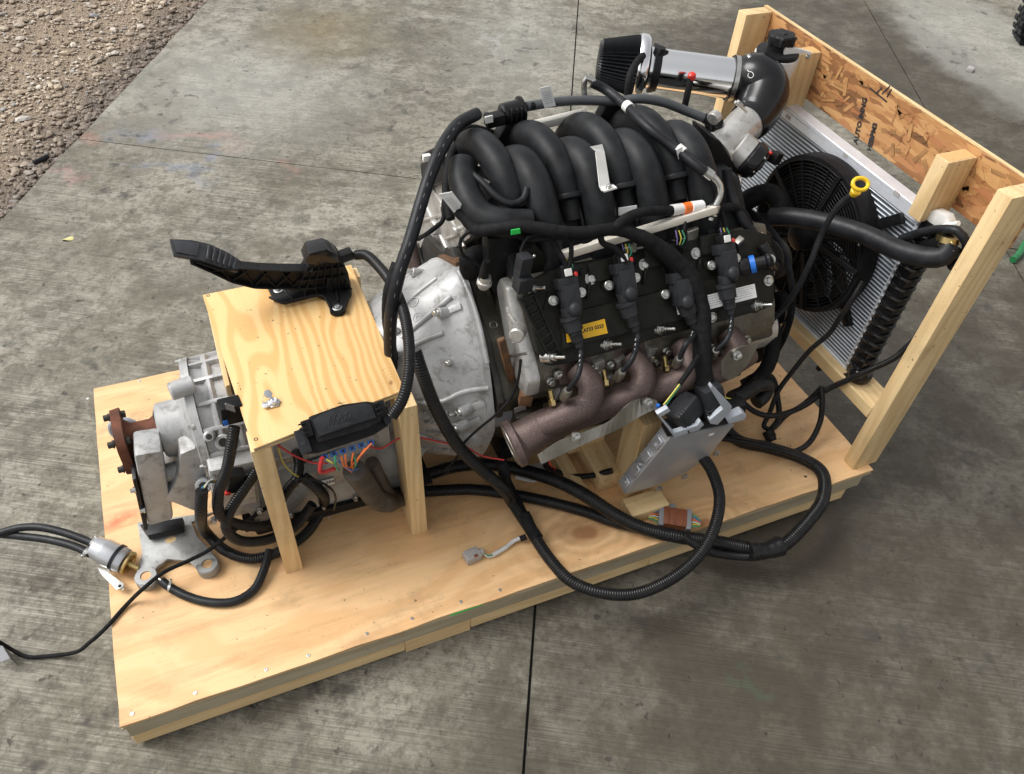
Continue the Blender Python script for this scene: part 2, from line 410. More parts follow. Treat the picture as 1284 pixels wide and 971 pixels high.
for k, c_, r_ in (('yellow', (.85, .55, .02), .35), ('label_yellow', (.82, .46, .01), .45), ('label_white', (.86, .86, .85), .5), ('orange', (.80, .17, .02), .45), ('green', (.03, .62, .10), .45),
                 ('red', (.62, .03, .02), .35), ('blue', (.015, .16, .62), .35), ('ink', (.02, .02, .022), .6), ('wire_yellow', (.60, .52, .06), .4), ('wire_green', (.04, .32, .16), .4),
                 ('wire_orange', (.72, .16, .04), .4), ('wire_red', (.48, .03, .03), .4), ('wire_blue', (.05, .16, .42), .4), ('wire_white', (.6, .6, .58), .4), ('wire_violet', (.20, .14, .36), .4),
                 ('brown_plastic', (.20, .060, .022), .45), ('dull_grey', (.22, .22, .23), .5), ('light_grey', (.38, .36, .34), .5), ('gold', (.62, .48, .22), .3), ('print_grey', (.30, .31, .34), .5)):
    M[k] = simple(k, c_, tuple(x*.86 for x in c_), r_, 1.0 if k == 'gold' else 0.0, sc=70, bump=.05)
PINE = (.70, .52, .28); PINE_D = (.52, .32, .13)
M['pine_x'] = wood('pine_along_x', PINE, PINE_D, 'X', ring=16, grime=.2, contrast=.45, dist=2.2)
M['pine_y'] = wood('pine_along_y', PINE, PINE_D, 'Y', ring=16, grime=.2, contrast=.45, dist=2.2)
M['pine_z'] = wood('pine_along_z', (.71, .53, .29), PINE_D, 'Z', ring=13, grime=.22, contrast=.42, dist=2.4)
M['pine_grey'] = wood('weathered_ply_edge', (.42, .36, .25), (.30, .24, .15), 'X', ring=18, grime=.35)
M['pine_end'] = wood('pine_end_grain', (.70, .45, .20), (.52, .27, .09), 'Z', ring=44, dist=.6, sc=1.6, grime=.1, contrast=.7)
GZ0 = -.128
k1 = at(733, 668, z=0); k2 = at(905, 650, z=0); k3 = at(1035, 505, z=0)
M['deck'] = wood('rotary_cut_plywood_deck', (.78, .51, .265), (.62, .32, .125), 'X', ring=2.6, dist=5.0, contrast=.42, fine=.22, grime=.5, rough=.5, stretch=.35, red=(at(140, 655, z=0)-V((1.0, .52, GZ0))),
                 knots=((k1.x-1.0, k1.y-.52, .128, .085), (k2.x-.05-1.0, k2.y-.52, .128, .06)), rand=False)
k4 = at(492, 478, z=.488); t4 = (at(318, 563, z=.488)+at(440, 332, z=.488))/2
M['tabletop'] = wood('figured_plywood_top', (.75, .50, .225), (.60, .31, .09), 'Y', ring=13, sc=1.0, dist=2.6, contrast=.72, fine=.12, stretch=.30, grime=.05, rough=.48,
                     knots=((k4.x-t4.x, k4.y-t4.y, .488, .016),), rand=False)
# oriented strand board: three layers of flakes lying at different angles
N = NT('oriented_strand_board'); v = N.tc.outputs['Object']; col = None
for i, (rot, sx, sy, lo) in enumerate(((.25, 15, 70, 0), (-.75, 18, 84, 4), (1.25, 18, 70, 9))):
    mp = N.mapping((1, sx, sy), (rot, 0, 0), (lo, lo, lo))
    wn = N.noise(mp, 1.2, 2, .5, out=1); va = N.n('ShaderNodeVectorMath', operation='MULTIPLY_ADD'); N.l(wn, va.inputs[0]); va.inputs[1].default_value = (0, .7, .7); N.l(mp, va.inputs[2])
    vo = N.n('ShaderNodeTexVoronoi'); vo.inputs['Scale'].default_value = 1.0; N.l(va.outputs[0], vo.inputs['Vector'])
    se = N.n('ShaderNodeSeparateColor'); N.l(vo.outputs['Color'], se.inputs[0])
    cc = N.ramp(se.outputs[0], [(0, (.14, .058, .022)), (.22, (.32, .135, .045)), (.5, (.46, .22, .075)), (.78, (.58, .33, .13)), (1, (.38, .14, .055))])
    gr = N.noise(N.mapping((1, 6, 200), (rot, 0, 0)), 1, 3); cc = N.mix(N.math('MULTIPLY', gr, .35), cc, (.28, .14, .06))
    if col is None: col = cc; hh = se.outputs[1]
    else: col = N.mix(N.ramp(se.outputs[1], [(.52, 0.0), (.56, 1.0)]), col, cc); hh = N.math('ADD', hh, se.outputs[1])
M['osb'] = N.set(col=col, rough=.6, nrm=N.bump(hh, .5, .0012))
M['osb_flake'] = wood('strand_flake', (.48, .255, .10), (.34, .16, .06), 'Y', ring=20, grime=.1)

M['osb_flake2'] = wood('dark_strand_flake', (.36, .19, .075), (.20, .095, .035), 'Y', ring=20, grime=.1)

# ---------------------------------------------------------------- ground
GZ = -0.128
uA = V((.872, -.489, 0)).normalized(); u2 = V((.464, .886, 0)).normalized()
def ab(p):
    det = uA.x*u2.y-u2.x*uA.y; return ((p.x*u2.y-u2.x*p.y)/det, (uA.x*p.y-p.x*uA.y)/det)
aE = ab(at(110, 160, z=GZ))[0]; aJ2 = ab(at(668, 800, z=GZ))[0]; aJ2b = ab(at(725, 13, z=GZ))[0]; aJ3 = ab(at(1120, 65, z=GZ))[0]; bJ = ab(at(300, 198, z=GZ))[1]
N = NT('broomed_concrete'); v = N.tc.outputs['Object']; ang = math.atan2(uA.y, uA.x)
rot = N.mapping((1, 1, 1), (0, 0, -ang))
big = N.noise(v, .9, 5, .6); mid = N.noise(v, 4.5, 6, .65); fin = N.noise(v, 60, 5, .7)
mid2 = N.noise(N.mapping((1, 1, 1), loc=(9, 4, 0)), 2.4, 8, .78); fl = N.noise(v, 15, 8, .8); md3 = N.noise(N.mapping((1, 1, 1), loc=(3, 1, 0)), 7.5, 7, .75)
broom = N.noise(N.mapping((3.0, 200, 1), src=rot), 1.0, 5, .7); bmask = N.ramp(N.noise(N.mapping((1, 1, 1), loc=(2, 8, 0)), 2.6, 4, .6), [(.36, .25), (.58, 1.0)])
streak = N.noise(N.mapping((1.6, 34, 1), src=rot), 1.0, 7, .75)
col = N.mix(N.ramp(big, [(.36, 0.0), (.64, 1.0)]), (.345, .325, .268), (.240, .224, .176))
col = N.mix(N.math('MULTIPLY', N.ramp(mid2, [(.46, 0.0), (.58, 1.0)]), .68), col, (.125, .108, .074))
col = N.mix(N.math('MULTIPLY', N.ramp(mid, [(.52, 0.0), (.62, 1.0)]), .60), col, (.37, .35, .29))
col = N.mix(N.math('MULTIPLY', N.ramp(md3, [(.50, 0.0), (.58, 1.0)]), .62), col, (.10, .088, .062))
col = N.mix(N.math('MULTIPLY', N.ramp(fl, [(.47, 0.0), (.60, 1.0)]), .60), col, (.095, .084, .060))
col = N.mix(N.math('MULTIPLY', N.math('MULTIPLY', N.ramp(broom, [(.42, 0.0), (.56, 1.0)]), bmask), .62), col, (.065, .058, .042))
col = N.mix(N.math('MULTIPLY', N.ramp(streak, [(.53, 0.0), (.70, 1.0)]), .14), col, (.40, .38, .32))
col = N.mix(N.math('MULTIPLY', N.ramp(fin, [(.5, 0.0), (.75, 1.0)]), .6), col, (.06, .054, .042))
warp = N.noise(v, 5, 4, .6, out=1); wa = N.n('ShaderNodeVectorMath', operation='MULTIPLY_ADD'); N.l(warp, wa.inputs[0]); wa.inputs[1].default_value = (.42, .42, 0); N.l(v, wa.inputs[2])
def blob(c, rx, ry, ang_=0, soft=.5, src=None):
    """soft-edged patch on the ground, in metres"""
    s = N.n('ShaderNodeVectorMath', operation='SUBTRACT'); N.l(src or wa.outputs[0], s.inputs[0]); s.inputs[1].default_value = (c.x+.21, c.y+.21, 0)
    m1 = N.mapping((1, 1, 0), (0, 0, -ang_), src=s.outputs[0]); m2 = N.mapping((1/rx, 1/ry, 0), src=m1)
    L = N.n('ShaderNodeVectorMath', operation='LENGTH'); N.l(m2, L.inputs[0])
    return N.ramp(L.outputs['Value'], [(max(0, 1-soft), 1.0), (1.0, 0.0)])
def g(u, v_): return at(u, v_, z=GZ)
def sblob(p, q, wd, soft=.4): d_ = q-p; return blob((p+q)/2, d_.length/2, wd, math.atan2(d_.y, d_.x), soft)
# water and oil soaked into the slab; light fall-off is painted into this colour too
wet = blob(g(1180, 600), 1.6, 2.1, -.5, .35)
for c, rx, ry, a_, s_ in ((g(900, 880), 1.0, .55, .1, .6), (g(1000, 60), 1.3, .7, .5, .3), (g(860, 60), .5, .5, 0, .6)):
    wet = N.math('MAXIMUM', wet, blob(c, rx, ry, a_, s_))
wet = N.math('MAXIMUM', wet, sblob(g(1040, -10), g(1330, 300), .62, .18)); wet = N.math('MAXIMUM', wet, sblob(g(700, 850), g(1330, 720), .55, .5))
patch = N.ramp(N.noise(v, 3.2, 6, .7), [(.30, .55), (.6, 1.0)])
wet_shade_m = N.math('MULTIPLY', wet, patch)
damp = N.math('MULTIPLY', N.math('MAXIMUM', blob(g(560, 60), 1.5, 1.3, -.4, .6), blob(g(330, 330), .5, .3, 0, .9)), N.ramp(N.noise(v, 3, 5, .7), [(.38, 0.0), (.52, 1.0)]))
col = N.mix(N.math('MULTIPLY', wet_shade_m, .84), col, (.040, .031, .020))
dry = sblob(g(1130, -30), g(1400, 190), .55, .3); dry = N.math('MAXIMUM', dry, blob(g(290, 110), .75, .9, .5, .8)); dry = N.math('MAXIMUM', dry, N.math('MULTIPLY', blob(g(650, 60), .5, 1.0, -.4, .8), .7))  # dry slab, plus reflected sky sheen at the far middle, painted into the colour
col = N.mix(N.math('MULTIPLY', dry, .38), col, (.40, .40, .365))
for c, rx, ry, cc, k in ((g(400, 40), .45, .5, (.17, .125, .055), .55), (g(180, 168), .17, .07, (.18, .22, .31), .45), (g(245, 172), .28, .06, (.42, .22, .20), .4), (g(118, 172), .10, .06, (.32, .12, .09), .35),
                        (g(270, 196), .07, .10, (.15, .18, .32), .45), (g(210, 215), .30, .04, (.16, .20, .30), .4), (g(355, 215), .05, .05, (.36, .18, .15), .3), (g(85, 222), .16, .04, (.45, .25, .24), .4),
                        (g(945, 880), .05, .03, (.06, .12, .07), .3), (g(620, 60), .03, .2, (.42, .42, .40), .4)):
    col = N.mix(N.math('MULTIPLY', blob(c, rx, ry, ang, .9), k), col, cc)
# oil drips and pits
sp = N.n('ShaderNodeTexVoronoi'); sp.inputs['Scale'].default_value = 9; N.l(wa.outputs[0], sp.inputs['Vector'])
spd = N.math('MULTIPLY', N.ramp(sp.outputs['Distance'], [(.08, 1.0), (.30, 0.0)]), N.ramp(N.noise(v, 2.9, 4), [(.47, 0.0), (.56, 1.0)]))
col = N.mix(N.math('MULTIPLY', spd, .8), col, (.045, .042, .036))
pt = N.noise(v, 34, 3, .5); ptm = N.ramp(pt, [(.68, 0.0), (.73, 1.0)]); col = N.mix(N.math('MULTIPLY', ptm, .7), col, (.035, .033, .028))
pt2 = N.noise(N.mapping((1, 1, 1), loc=(5, 3, 0)), 70, 2, .5); col = N.mix(N.math('MULTIPLY', N.ramp(pt2, [(.72, 0.0), (.76, 1.0)]), .7), col, (.03, .028, .024))
h = N.math('ADD', N.math('MULTIPLY', broom, 1.0), N.math('MULTIPLY', fin, .45)); h = N.math('SUBTRACT', h, N.math('MULTIPLY', ptm, .8))
rough = N.math('SUBTRACT', N.math('ADD', .55, N.math('MULTIPLY', mid, .25)), N.math('MULTIPLY', wet_shade_m, .12), True); rough = N.math('SUBTRACT', rough, N.math('MULTIPLY', damp, .42), True)
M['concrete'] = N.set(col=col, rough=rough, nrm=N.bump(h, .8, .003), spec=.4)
def mudband(N):
    sb = N.n('ShaderNodeVectorMath', operation='DOT_PRODUCT'); nrm = V((u2.y, -u2.x, 0)); N.l(N.tc.outputs['Object'], sb.inputs[0]); sb.inputs[1].default_value = nrm
    e0_ = (uA*aE+u2*bJ).dot(nrm); d = N.math('ADD', N.math('SUBTRACT', e0_, sb.outputs['Value']), N.math('MULTIPLY', N.math('SUBTRACT', N.noise(N.tc.outputs['Object'], 3.5, 5, .7), .5), .55))
    return N.ramp(d, [(.0, 1.0), (.28, 0.0)])
N = NT('damp_dirt'); v = N.tc.outputs['Object']
col = N.mix(N.ramp(N.noise(v, 6, 6, .7), [(.35, 0.0), (.7, 1.0)]), (.27, .205, .14), (.15, .105, .07))
sp = N.n('ShaderNodeTexVoronoi'); sp.inputs['Scale'].default_value = 110; N.l(v, sp.inputs['Vector']); se = N.n('ShaderNodeSeparateColor'); N.l(sp.outputs['Color'], se.inputs[0])
col = N.mix(N.math('MULTIPLY', N.ramp(se.outputs[0], [(.4, 0.0), (.9, 1.0)]), .7), col, (.36, .29, .21))
mb_ = mudband(N); col = N.mix(N.math('MULTIPLY', mb_, .85), col, (.055, .036, .028))
hh = N.math('ADD', N.math('MULTIPLY', N.math('SUBTRACT', .6, sp.outputs['Distance']), 1.0), N.noise(v, 50, 5, .7))
M['dirt'] = N.set(col=col, rough=N.math('SUBTRACT', .85, N.math('MULTIPLY', mb_, .45)), nrm=N.bump(hh, .8, .008))
N = NT('gravel_stone'); v = N.tc.outputs['Object']; ge = N.n('ShaderNodeNewGeometry')
rc = N.ramp(ge.outputs['Random Per Island'], [(0, (.24, .18, .13)), (.3, (.42, .335, .245)), (.55, (.56, .465, .35)), (.8, (.33, .27, .21)), (.93, (.72, .65, .55)), (1, (.25, .255, .265))])
col = N.mix(N.math('MULTIPLY', N.ramp(N.noise(v, 3.5, 3, .5), [(.4, 0.0), (.65, 1.0)]), .4), rc, (.12, .08, .06))
col = N.mix(N.math('MULTIPLY', mudband(N), .78), col, (.060, .040, .032))
M['stone'] = N.set(col=col, rough=.65, nrm=N.bump(N.noise(v, 180, 4, .6), .5, .002))
M['joint'] = simple('joint_dirt', (.035, .032, .026), (.02, .018, .015), .9, sc=30, bump=.4)

def pab(a, b, z): p = uA*a+u2*b; return V((p.x, p.y, z))
gb = MB(); gb.bm.faces.new([gb._v((x, y, GZ-.024)) for x, y in ((-60, -60), (60, -60), (60, 60), (-60, 60))])
ground = solo('ground', gb, M['dirt'], None, None, kind='structure')
WM[ground.name] = Matrix.Identity(4); ground.data.transform(Matrix.Translation((0, 0, GZ-.024))); ground.matrix_local = Matrix.Identity(4)
pav = bpy.data.objects.new('concrete_pavement', None); link(pav, None, Matrix.Identity(4)); pav['kind'] = 'structure'
J = .0035
acol = [(aE, aE), (aJ2, aJ2b), (aJ3, aJ3), (aJ3+2.05, aJ3+2.05), (aJ3+4.1, aJ3+4.1), (aJ3+14, aJ3+14)]
brow = [bJ-16, bJ-8.2, bJ-4.1, bJ, bJ+4.1, bJ+8.2, bJ+24]
for i in range(len(acol)-1):
    for j in range(len(brow)-1):
        def aa(k, b):
            a0, a1 = acol[k]; t = (b-(bJ-1.9))/3.6; return a0+(a1-a0)*max(-.3, min(1.6, t))
        b0, b1 = brow[j]+J, brow[j+1]-J; wob = random.uniform(-.0012, .0012)
        poly = []
        nseg = 28
        for k in range(nseg+1):      # left side, slightly crumbly along the gravel
            b = b0+(b1-b0)*k/nseg; e = (mn.noise(V((b*5, i, 3)))*.010+mn.noise(V((b*23, i, 1)))*.005) if i == 0 else mn.noise(V((b*30, i, 1)))*.0012
            poly.append(pab(aa(i, b)+J+e, b, GZ+wob))
        for k in range(nseg+1):
            b = b1+(b0-b1)*k/nseg; poly.append(pab(aa(i+1, b)-J, b, GZ+wob))
        s = MB(); s.prism(poly, (0, 0, -.05))
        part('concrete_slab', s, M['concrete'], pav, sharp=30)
jb = MB(); jb.bm.faces.new([jb._v(p) for p in (pab(aE+.05, -16, GZ-.013), pab(aJ3+14, -16, GZ-.013), pab(aJ3+14, 26, GZ-.013), pab(aE+.05, 26, GZ-.013))])
part('joint_filler', jb, M['joint'], pav)
# loose stones: tens of thousands nobody could count
vs = []; fs = []
ico = bmesh.new(); bmesh.ops.create_icosphere(ico, subdivisions=1, radius=1); iv = [v_.co.copy() for v_ in ico.verts]; fi_ = [[v_.index for v_ in f.verts] for f in ico.faces]; ico.free()
rg = random.Random(5)
def stone(p, r, flat=.55):
    o = len(vs); q = Quaternion((rg.gauss(0, 1), rg.gauss(0, 1), rg.gauss(0, 1), rg.gauss(0, 1))).normalized(); z = rg.uniform(0, 6.28)
    sx, sy, sz = r*rg.uniform(.8, 1.5), r*rg.uniform(.6, 1.0), r*flat*rg.uniform(.6, 1.1)
    for c in iv:
        d = q @ c; d = V((d.x*sx, d.y*sy, d.z*sz))*rg.uniform(.84, 1.16); d = V((d.x*cos(z)-d.y*sin(z), d.x*sin(z)+d.y*cos(z), d.z)); vs.append(p+d)
    fs.extend([[o+k for k in f] for f in fi_])
for k in range(21000):
    b = rg.uniform(bJ-1.2, bJ+3.0); a = aE-abs(rg.gauss(0, 1))*.0-rg.uniform(0, 1)**1.1*2.4
    r = rg.choice((.003, .004, .006, .008, .010)) if rg.random() < .94 else rg.uniform(.012, .028)
    stone(pab(a-r*.4, b, GZ-.020+r*.2), r)
for k in range(420):
    b = rg.uniform(bJ-1.2, bJ+3.0); r = rg.uniform(.007, .019); stone(pab(aE-abs(rg.gauss(0, .03))-r*.8, b, GZ-.018+r*.2), r)
me = bpy.data.meshes.new('gravel'); me.from_pydata(vs, [], fs); me.materials.append(M['stone'])
o = bpy.data.objects.new('gravel', me); link(o, None, Matrix.Identity(4)); o['kind'] = 'stuff'; o['label'] = 'tan and grey gravel along the edge of the concrete'; o['category'] = 'gravel'
gravel = o

# ---------------------------------------------------------------- crate base
L, W = 2.015, 1.041
crate = thing('wooden_crate', 'long plywood pallet with upright posts at one end carrying an engine', 'crate', (1.0, .52, GZ))
mb = MB(); edge = []
def dk(x0, y0, x1, y1, n, wob):
    for k in range(n):
        t = k/n; x = x0+(x1-x0)*t; y = y0+(y1-y0)*t; e = mn.noise(V((x*9, y*9, 4)))*wob; edge.append(V((x+(e if x0 == x1 else 0), y+(e if y0 == y1 else 0), 0)))
dk(0, 0, L, 0, 40, .003); dk(L, 0, L, W, 24, .003); dk(L, W, 0, W, 40, .003); dk(0, W, 0, 0, 24, .004)
mb.prism(edge, (0, 0, -.004)); deck = part('deck_veneer', mb, M['deck'], crate)
for k, (m_, z0, z1, ins) in enumerate((('pine_grey', -.0045, -.008, .001), ('pine_x', -.0085, -.0135, .002), ('pine_grey', -.014, -.019, .0))):
    part('plywood_layer', MB().span((ins, ins, z0), (L-ins, W-ins, z1)), M[m_], crate)
for yy in (.004, .50, W-.042):
    part('beam', MB().span((.004, yy, -.0195), (L-.02, yy+.038, -.070), .002), M['pine_grey'], crate)
for yy in (.004, .50, W-.042):
    for x0, x1, d_ in ((.004, .62, .0), (.623, .79, .010), (.793, 1.30, 0), (1.303, 1.955, -.004)):
        part('runner', MB().span((x0-(.0025 if x0 > .01 else 0), yy+.001, -.0705), (x1, yy+.037, GZ+.001 if d_ == .010 else -.115), .002), M['pine_x'], crate)
for xx in (.006, L-.07):
    part('end_beam', MB().span((xx, .043, -.0195), (xx+.038, W-.043, -.085), .002), M['pine_y'], crate)
mb = MB(); p0 = at(562, 775, y=-.0005); 
a_ = at(565, 772, y=0); b_ = at(606, 757, y=0)
part('green_paint_mark', MB().beam((a_.x, -.0006, -.006), (b_.x, -.0006, -.0055), .0012, .004), M['green'], crate)
# screws and nail heads in the deck
nail = MB().lathe((0, 0, 0), V((0, 0, 1)), [(-.001, .0042), (.0006, .0042), (.0009, .003), (.0003, .0012)], 10); nail = mesh_of('screw', nail, M['bare_steel'])
for (u, v_) in ((166, 895), (245, 869), (334, 840), (387, 822), (460, 795), (517, 776), (578, 755), (627, 740), (110, 500), (175, 478), (700, 718), (1010, 598)):
    p = at(u, v_, z=0); inst('screw', nail, crate, Matrix.Translation((p.x, p.y, .0004)))
# posts, rails, strand board
kp = [at(*q, y=.02) for q in ((1259, 305), (1165, 440))]
M['pine_post'] = wood('knotty_pine_post', (.71, .53, .285), PINE_D, 'Z', ring=13, grime=.25, contrast=.45, dist=2.4, rand=False, knots=tuple((p.x-1.0, p.y-.52, p.z-GZ, .016) for p in kp))
part('post', MB().span((1.955, .020, .0), (2.043, .060, .900), .003), M['pine_post'], crate)
part('post', MB().span((1.955, .985, .0), (2.043, 1.025, .900), .003), M['pine_z'], crate)
part('cross_rail', MB().span((1.955, .0615, .180), (2.041, .9835, .219), .002), M['pine_y'], crate)
ob = MB(); osb = part('strand_board', ob.span((2.0445, .022, .752), (2.0555, 1.028, .900), .0006), M['osb'], crate, label='orange brown strand board with black handwriting')
part('board_edge', MB().span((2.0445, .022, .9005), (2.0555, 1.028, .9025)), M['pine_y'], crate)
for yy, z0, z1 in ((.192, .728, .884), (.752, .728, .884)):
    b_ = part('block', MB().span((1.957, yy, z0), (2.0435, yy+.040, z1), .003), M['pine_z'], crate)
    part('end_grain', MB().span((1.9605, yy+.0035, z1), (2.040, yy+.0365, z1+.0006)), M['pine_end'], b_)
# handwriting on the strand board (black brush marks)
for txt, (u, v_), sz in (('AUTO INNG', (1079, 152), .021), ('HEBPM3', (1094, 172), .020)):
    p = at(u, v_, x=2.0440); print_on('handwriting', txt, sz, M['ink'], osb, (2.0431, p.y, p.z), V((0, -.30, .954)) if 0 else V((0, .22, .97)), (-1, 0, 0), bold=.0009)
mk = MB()
for a, b in (((1090, 110), (1112, 128)), ((1106, 118), (1116, 108)), ((1098, 118), (1106, 110)), ((1112, 122), (1118, 112))):
    pa = at(*a, x=2.0438); pb = at(*b, x=2.0438); mk.beam(pa, pb, .0008, .0035)
part('brush_mark', mk, M['ink'], osb)
# loose proud flakes on the strand board
for k in range(140):
    y = rg.uniform(.03, 1.01); z = rg.uniform(.765, .885); ln = rg.uniform(.02, .05); wd = rg.uniform(.006, .014); an = rg.uniform(-pi, pi)
    R = Matrix.Rotation(an, 3, 'X'); f = MB(); hw, hl = wd/2, ln/2
    if abs(sin(an))*hl+z > .893 or z-abs(sin(an))*hl < .758: continue
    poly = [R @ V((0, -hl, -hw*.6)), R @ V((0, hl*.8, -hw)), R @ V((0, hl, hw*.7)), R @ V((0, -hl*.9, hw))]
    f.prism([V((2.0442-.0004*(k % 4), y, z))+q for q in poly], (-.0004, 0, 0))
    if abs(y-at(1079, 152, x=2.044).y) < .035 or abs(y-at(1094, 172, x=2.044).y) < .035: continue
    if min(q.y for q in poly)+y > .024: part('flake', f, (M['osb_flake'], M['osb'], M['osb_flake2'])[k % 3], osb)
# supports under the engine
part('support_block', MB().beam(at(785, 632, z=0)+V((.03, .05, 0)), at(800, 528, y=.19)+V((.03, .02, 0)), .05, .085, V((0, 1, 0)), .003), M['pine_z'], crate)
part('foot_block', MB().span((1.262, .075, 0), (1.375, .135, .038), .003), M['pine_x'], crate)
part('cleat', MB().span((1.15, .20, 0), (1.19, .78, .038), .003), M['pine_y'], crate)
part('cleat', MB().span((1.225, .20, 0), (1.30, .80, .060), .003), M['pine_y'], crate)
part('cross_block', MB().span((1.19, .32, .038), (1.30, .72, .100), .003), M['pine_y'], crate)

# ---------------------------------------------------------------- little table
tq = [at(318, 563, z=.488), at(507, 489, z=.488), at(440, 332, z=.488), at(254, 370, z=.488)]
tc_ = (tq[0]+tq[2])/2
table = thing('accessory_stand', 'small plywood topped stand straddling the transmission, holding pedal and fuse box', 'stand', (tc_.x, tc_.y, 0))
top = part('table_top', MB().prism(tq, (0, 0, -.0035), .0006), M['tabletop'], table)
for z_, m_, k_ in ((-.0037, 'pine_grey', .998), (-.0085, 'pine_x', 1.001)):
    part('plywood_layer', MB().prism([tc_+(p-tc_)*k_+V((0, 0, z_)) for p in tq], (0, 0, -.0045)), M[m_], top)
def leg(name, x0, y0, x1, y1, dx=0, dy=0):
    m_ = MB(); zt = .4745
    m_.prism([V((x0, y0, .0)), V((x1, y0, .0)), V((x1, y1, .0)), V((x0, y1, .0))], (dx, dy, zt), .002); part(name, m_, M['pine_z'], table)
leg('leg', .396, .241, .437, .300, -.004, -.004)
leg('leg', .716, .240, .757, .322, -.012, .010)
leg('leg', .372, .705, .412, .745)
leg('leg', .705, .715, .745, .755)
part('apron', MB().span((.372, .44, .435), (.384, .70, .474), .002), M['pine_y'], table)
for (u, v_) in ((261, 371), (321, 551), (435, 345)):
    p = at(u, v_, z=.488); inst('screw', mesh_of('screw', MB().lathe((0, 0, 0), V((0, 0, 1)), [(-.002, .0045), (.0003, .0045), (.0004, .003), (-.0006, .0016)], 10), M['dark_steel']), table, Matrix.Translation(p))
# ---------------------------------------------------------------- transmission
TY, TZ = .515, .305
X_ = V((1, 0, 0))
tr = thing('transmission', 'grey cast aluminium automatic transmission bolted behind the engine, rusty output flange at its tail', 'transmission', (.60, TY, 0))
bolt = mesh_of('bolt', MB().lathe((0, 0, 0), V((0, 0, 1)), [(-.004, .0095), (.0012, .0095), (.0012, .0062), (.009, .0062), (.0098, .005)], 12), M['bare_steel'])
hexb = mesh_of('bolt', MB().lathe((0, 0, 0), V((0, 0, 1)), [(-.004, .0088), (.002, .0088)], 12).lathe((0, 0, 0), V((0, 0, 1)), [(.002, .0068), (.011, .0068), (.012, .0055)], 6), M['bare_steel'])
dbolt = mesh_of('bolt', MB().lathe((0, 0, 0), V((0, 0, 1)), [(-.012, .0055), (.0, .0055), (.0, .0095), (.003, .0095), (.003, .0075), (.012, .0075), (.013, .006)], 12), M['dark_steel'])
def bolt_at(me, parent, p, d, name='bolt', s=1.0, label=None):
    a, b, d_ = frame(V(d)); m = Matrix((a, b, d_)).transposed().to_4x4() @ Matrix.Scale(s, 4); m.translation = V(p)
    return inst(name, me, parent, m, label)
# output flange and yoke (rust)
yoke = MB()
def lobes(t, th): return 1+.10*cos(4*(th-pi/4)) if t < .03 else 1
yc = V((.118, .500, .318)); ya = V((.93, .045, -.03)).normalized()
yoke.lathe(yc, ya, [(0, .030), (.001, .068), (.021, .070), (.023, .044), (.035, .037), (.075, .036), (.092, .046), (.118, .047)], 40, rf=lobes)
yk = part('output_yoke', yoke, M['rust'], tr, sharp=50)
a_, b_, d_ = frame(ya)
for k in range(4):
    th = pi/4+k*pi/2+.0; p = yc+(a_*cos(th)+b_*sin(th))*.060
    bolt_at(dbolt, yk, p-ya*.002, -ya)
    part('nut', MB().hexa(p+ya*.023, ya, .0085, .008), M['dark_steel'], yk)
# tail housing, main case
tail = MB(); tc0 = V((.205, TY-.008, TZ))
tail.lathe((.208, TY, TZ+.003), X_, [(0, .040), (.0, .060), (.004, .064), (.050, .066), (.056, .074), (.062, .088), (.075, .125), (.078, .150), (.096, .154), (.096, .12)], 44,
           rf=lambda t, th: 1+(.045*max(0, cos(3*th+.6)) if t > .074 else 0)+(.02*cos(8*th) if .06 < t < .076 else 0))
th_ = part('tail_housing', tail, M['cast'], tr, sharp=30)
part('seal', MB().ring((.209, TY, TZ+.003), X_, .047, .006), M['plastic'], th_)
part('dust_ring', MB().lathe((.203, TY, TZ+.003), X_, [(0, .044), (.006, .047)], 30), M['bare_steel'], th_)
for k in range(9):
    th = 2*pi*k/9+.3; a_, b_, _ = frame(X_); p = V((.300, TY, TZ+.003))+(a_*cos(th)+b_*sin(th))*.146
    bolt_at(hexb, th_, p-V((.012, 0, 0)), -X_, s=.9)
part('boss', MB().cyl(at(213, 492, y=.46), at(213, 492, y=.46)+V((.05, .01, 0)), .020, n=18, bev=.003), M['cast'], th_)
case = MB()
case.lathe((.305, TY, TZ), X_, [(0, .148), (.02, .142), (.16, .150), (.18, .155), (.30, .158), (.36, .165), (.395, .178)], 48,
           rf=lambda t, th: 1+.012*cos(5*th+2)+.010*cos(11*th))
cs = part('main_case', case, M['cast'], tr, sharp=28)
rib = MB()
for xx in (.335, .375, .43, .50, .57, .64):
    rib.lathe((xx, TY, TZ), X_, [(0, .14), (-.004, .146), (.002, .1535), (.008, .1535), (.014, .146), (.010, .14)], 40)
a_, b_, _ = frame(X_)
for k in range(16):
    th = 2*pi*k/16+.12; q = a_*cos(th)+b_*sin(th)
    rib.beam(V((.305, TY, TZ))+q*.144, V((.66, TY, TZ))+q*.157, .010, .018, up=q, bev=.003)
part('case_rib', rib, M['cast'], cs)
# bosses on the case
for (u, v_, y_, r_, l_) in ((290, 470, .52, .018, .03), (280, 555, .37, .020, .035), (272, 587, .35, .016, .045), (300, 530, .40, .017, .02), (262, 548, .37, .013, .03), (255, 610, .37, .02, .03)):
    p = at(u, v_, y=y_); d_ = V((0, -.75, .65)); b = MB().cyl(p-d_.normalized()*l_, p, r_, r_*.9, n=20, bev=.003); bo = part('boss', b, M['cast'], cs)
    part('bore', MB().cyl(p-d_.normalized()*.001, p+d_.normalized()*.0006, r_*.5, n=16), M['dark_steel'], bo)
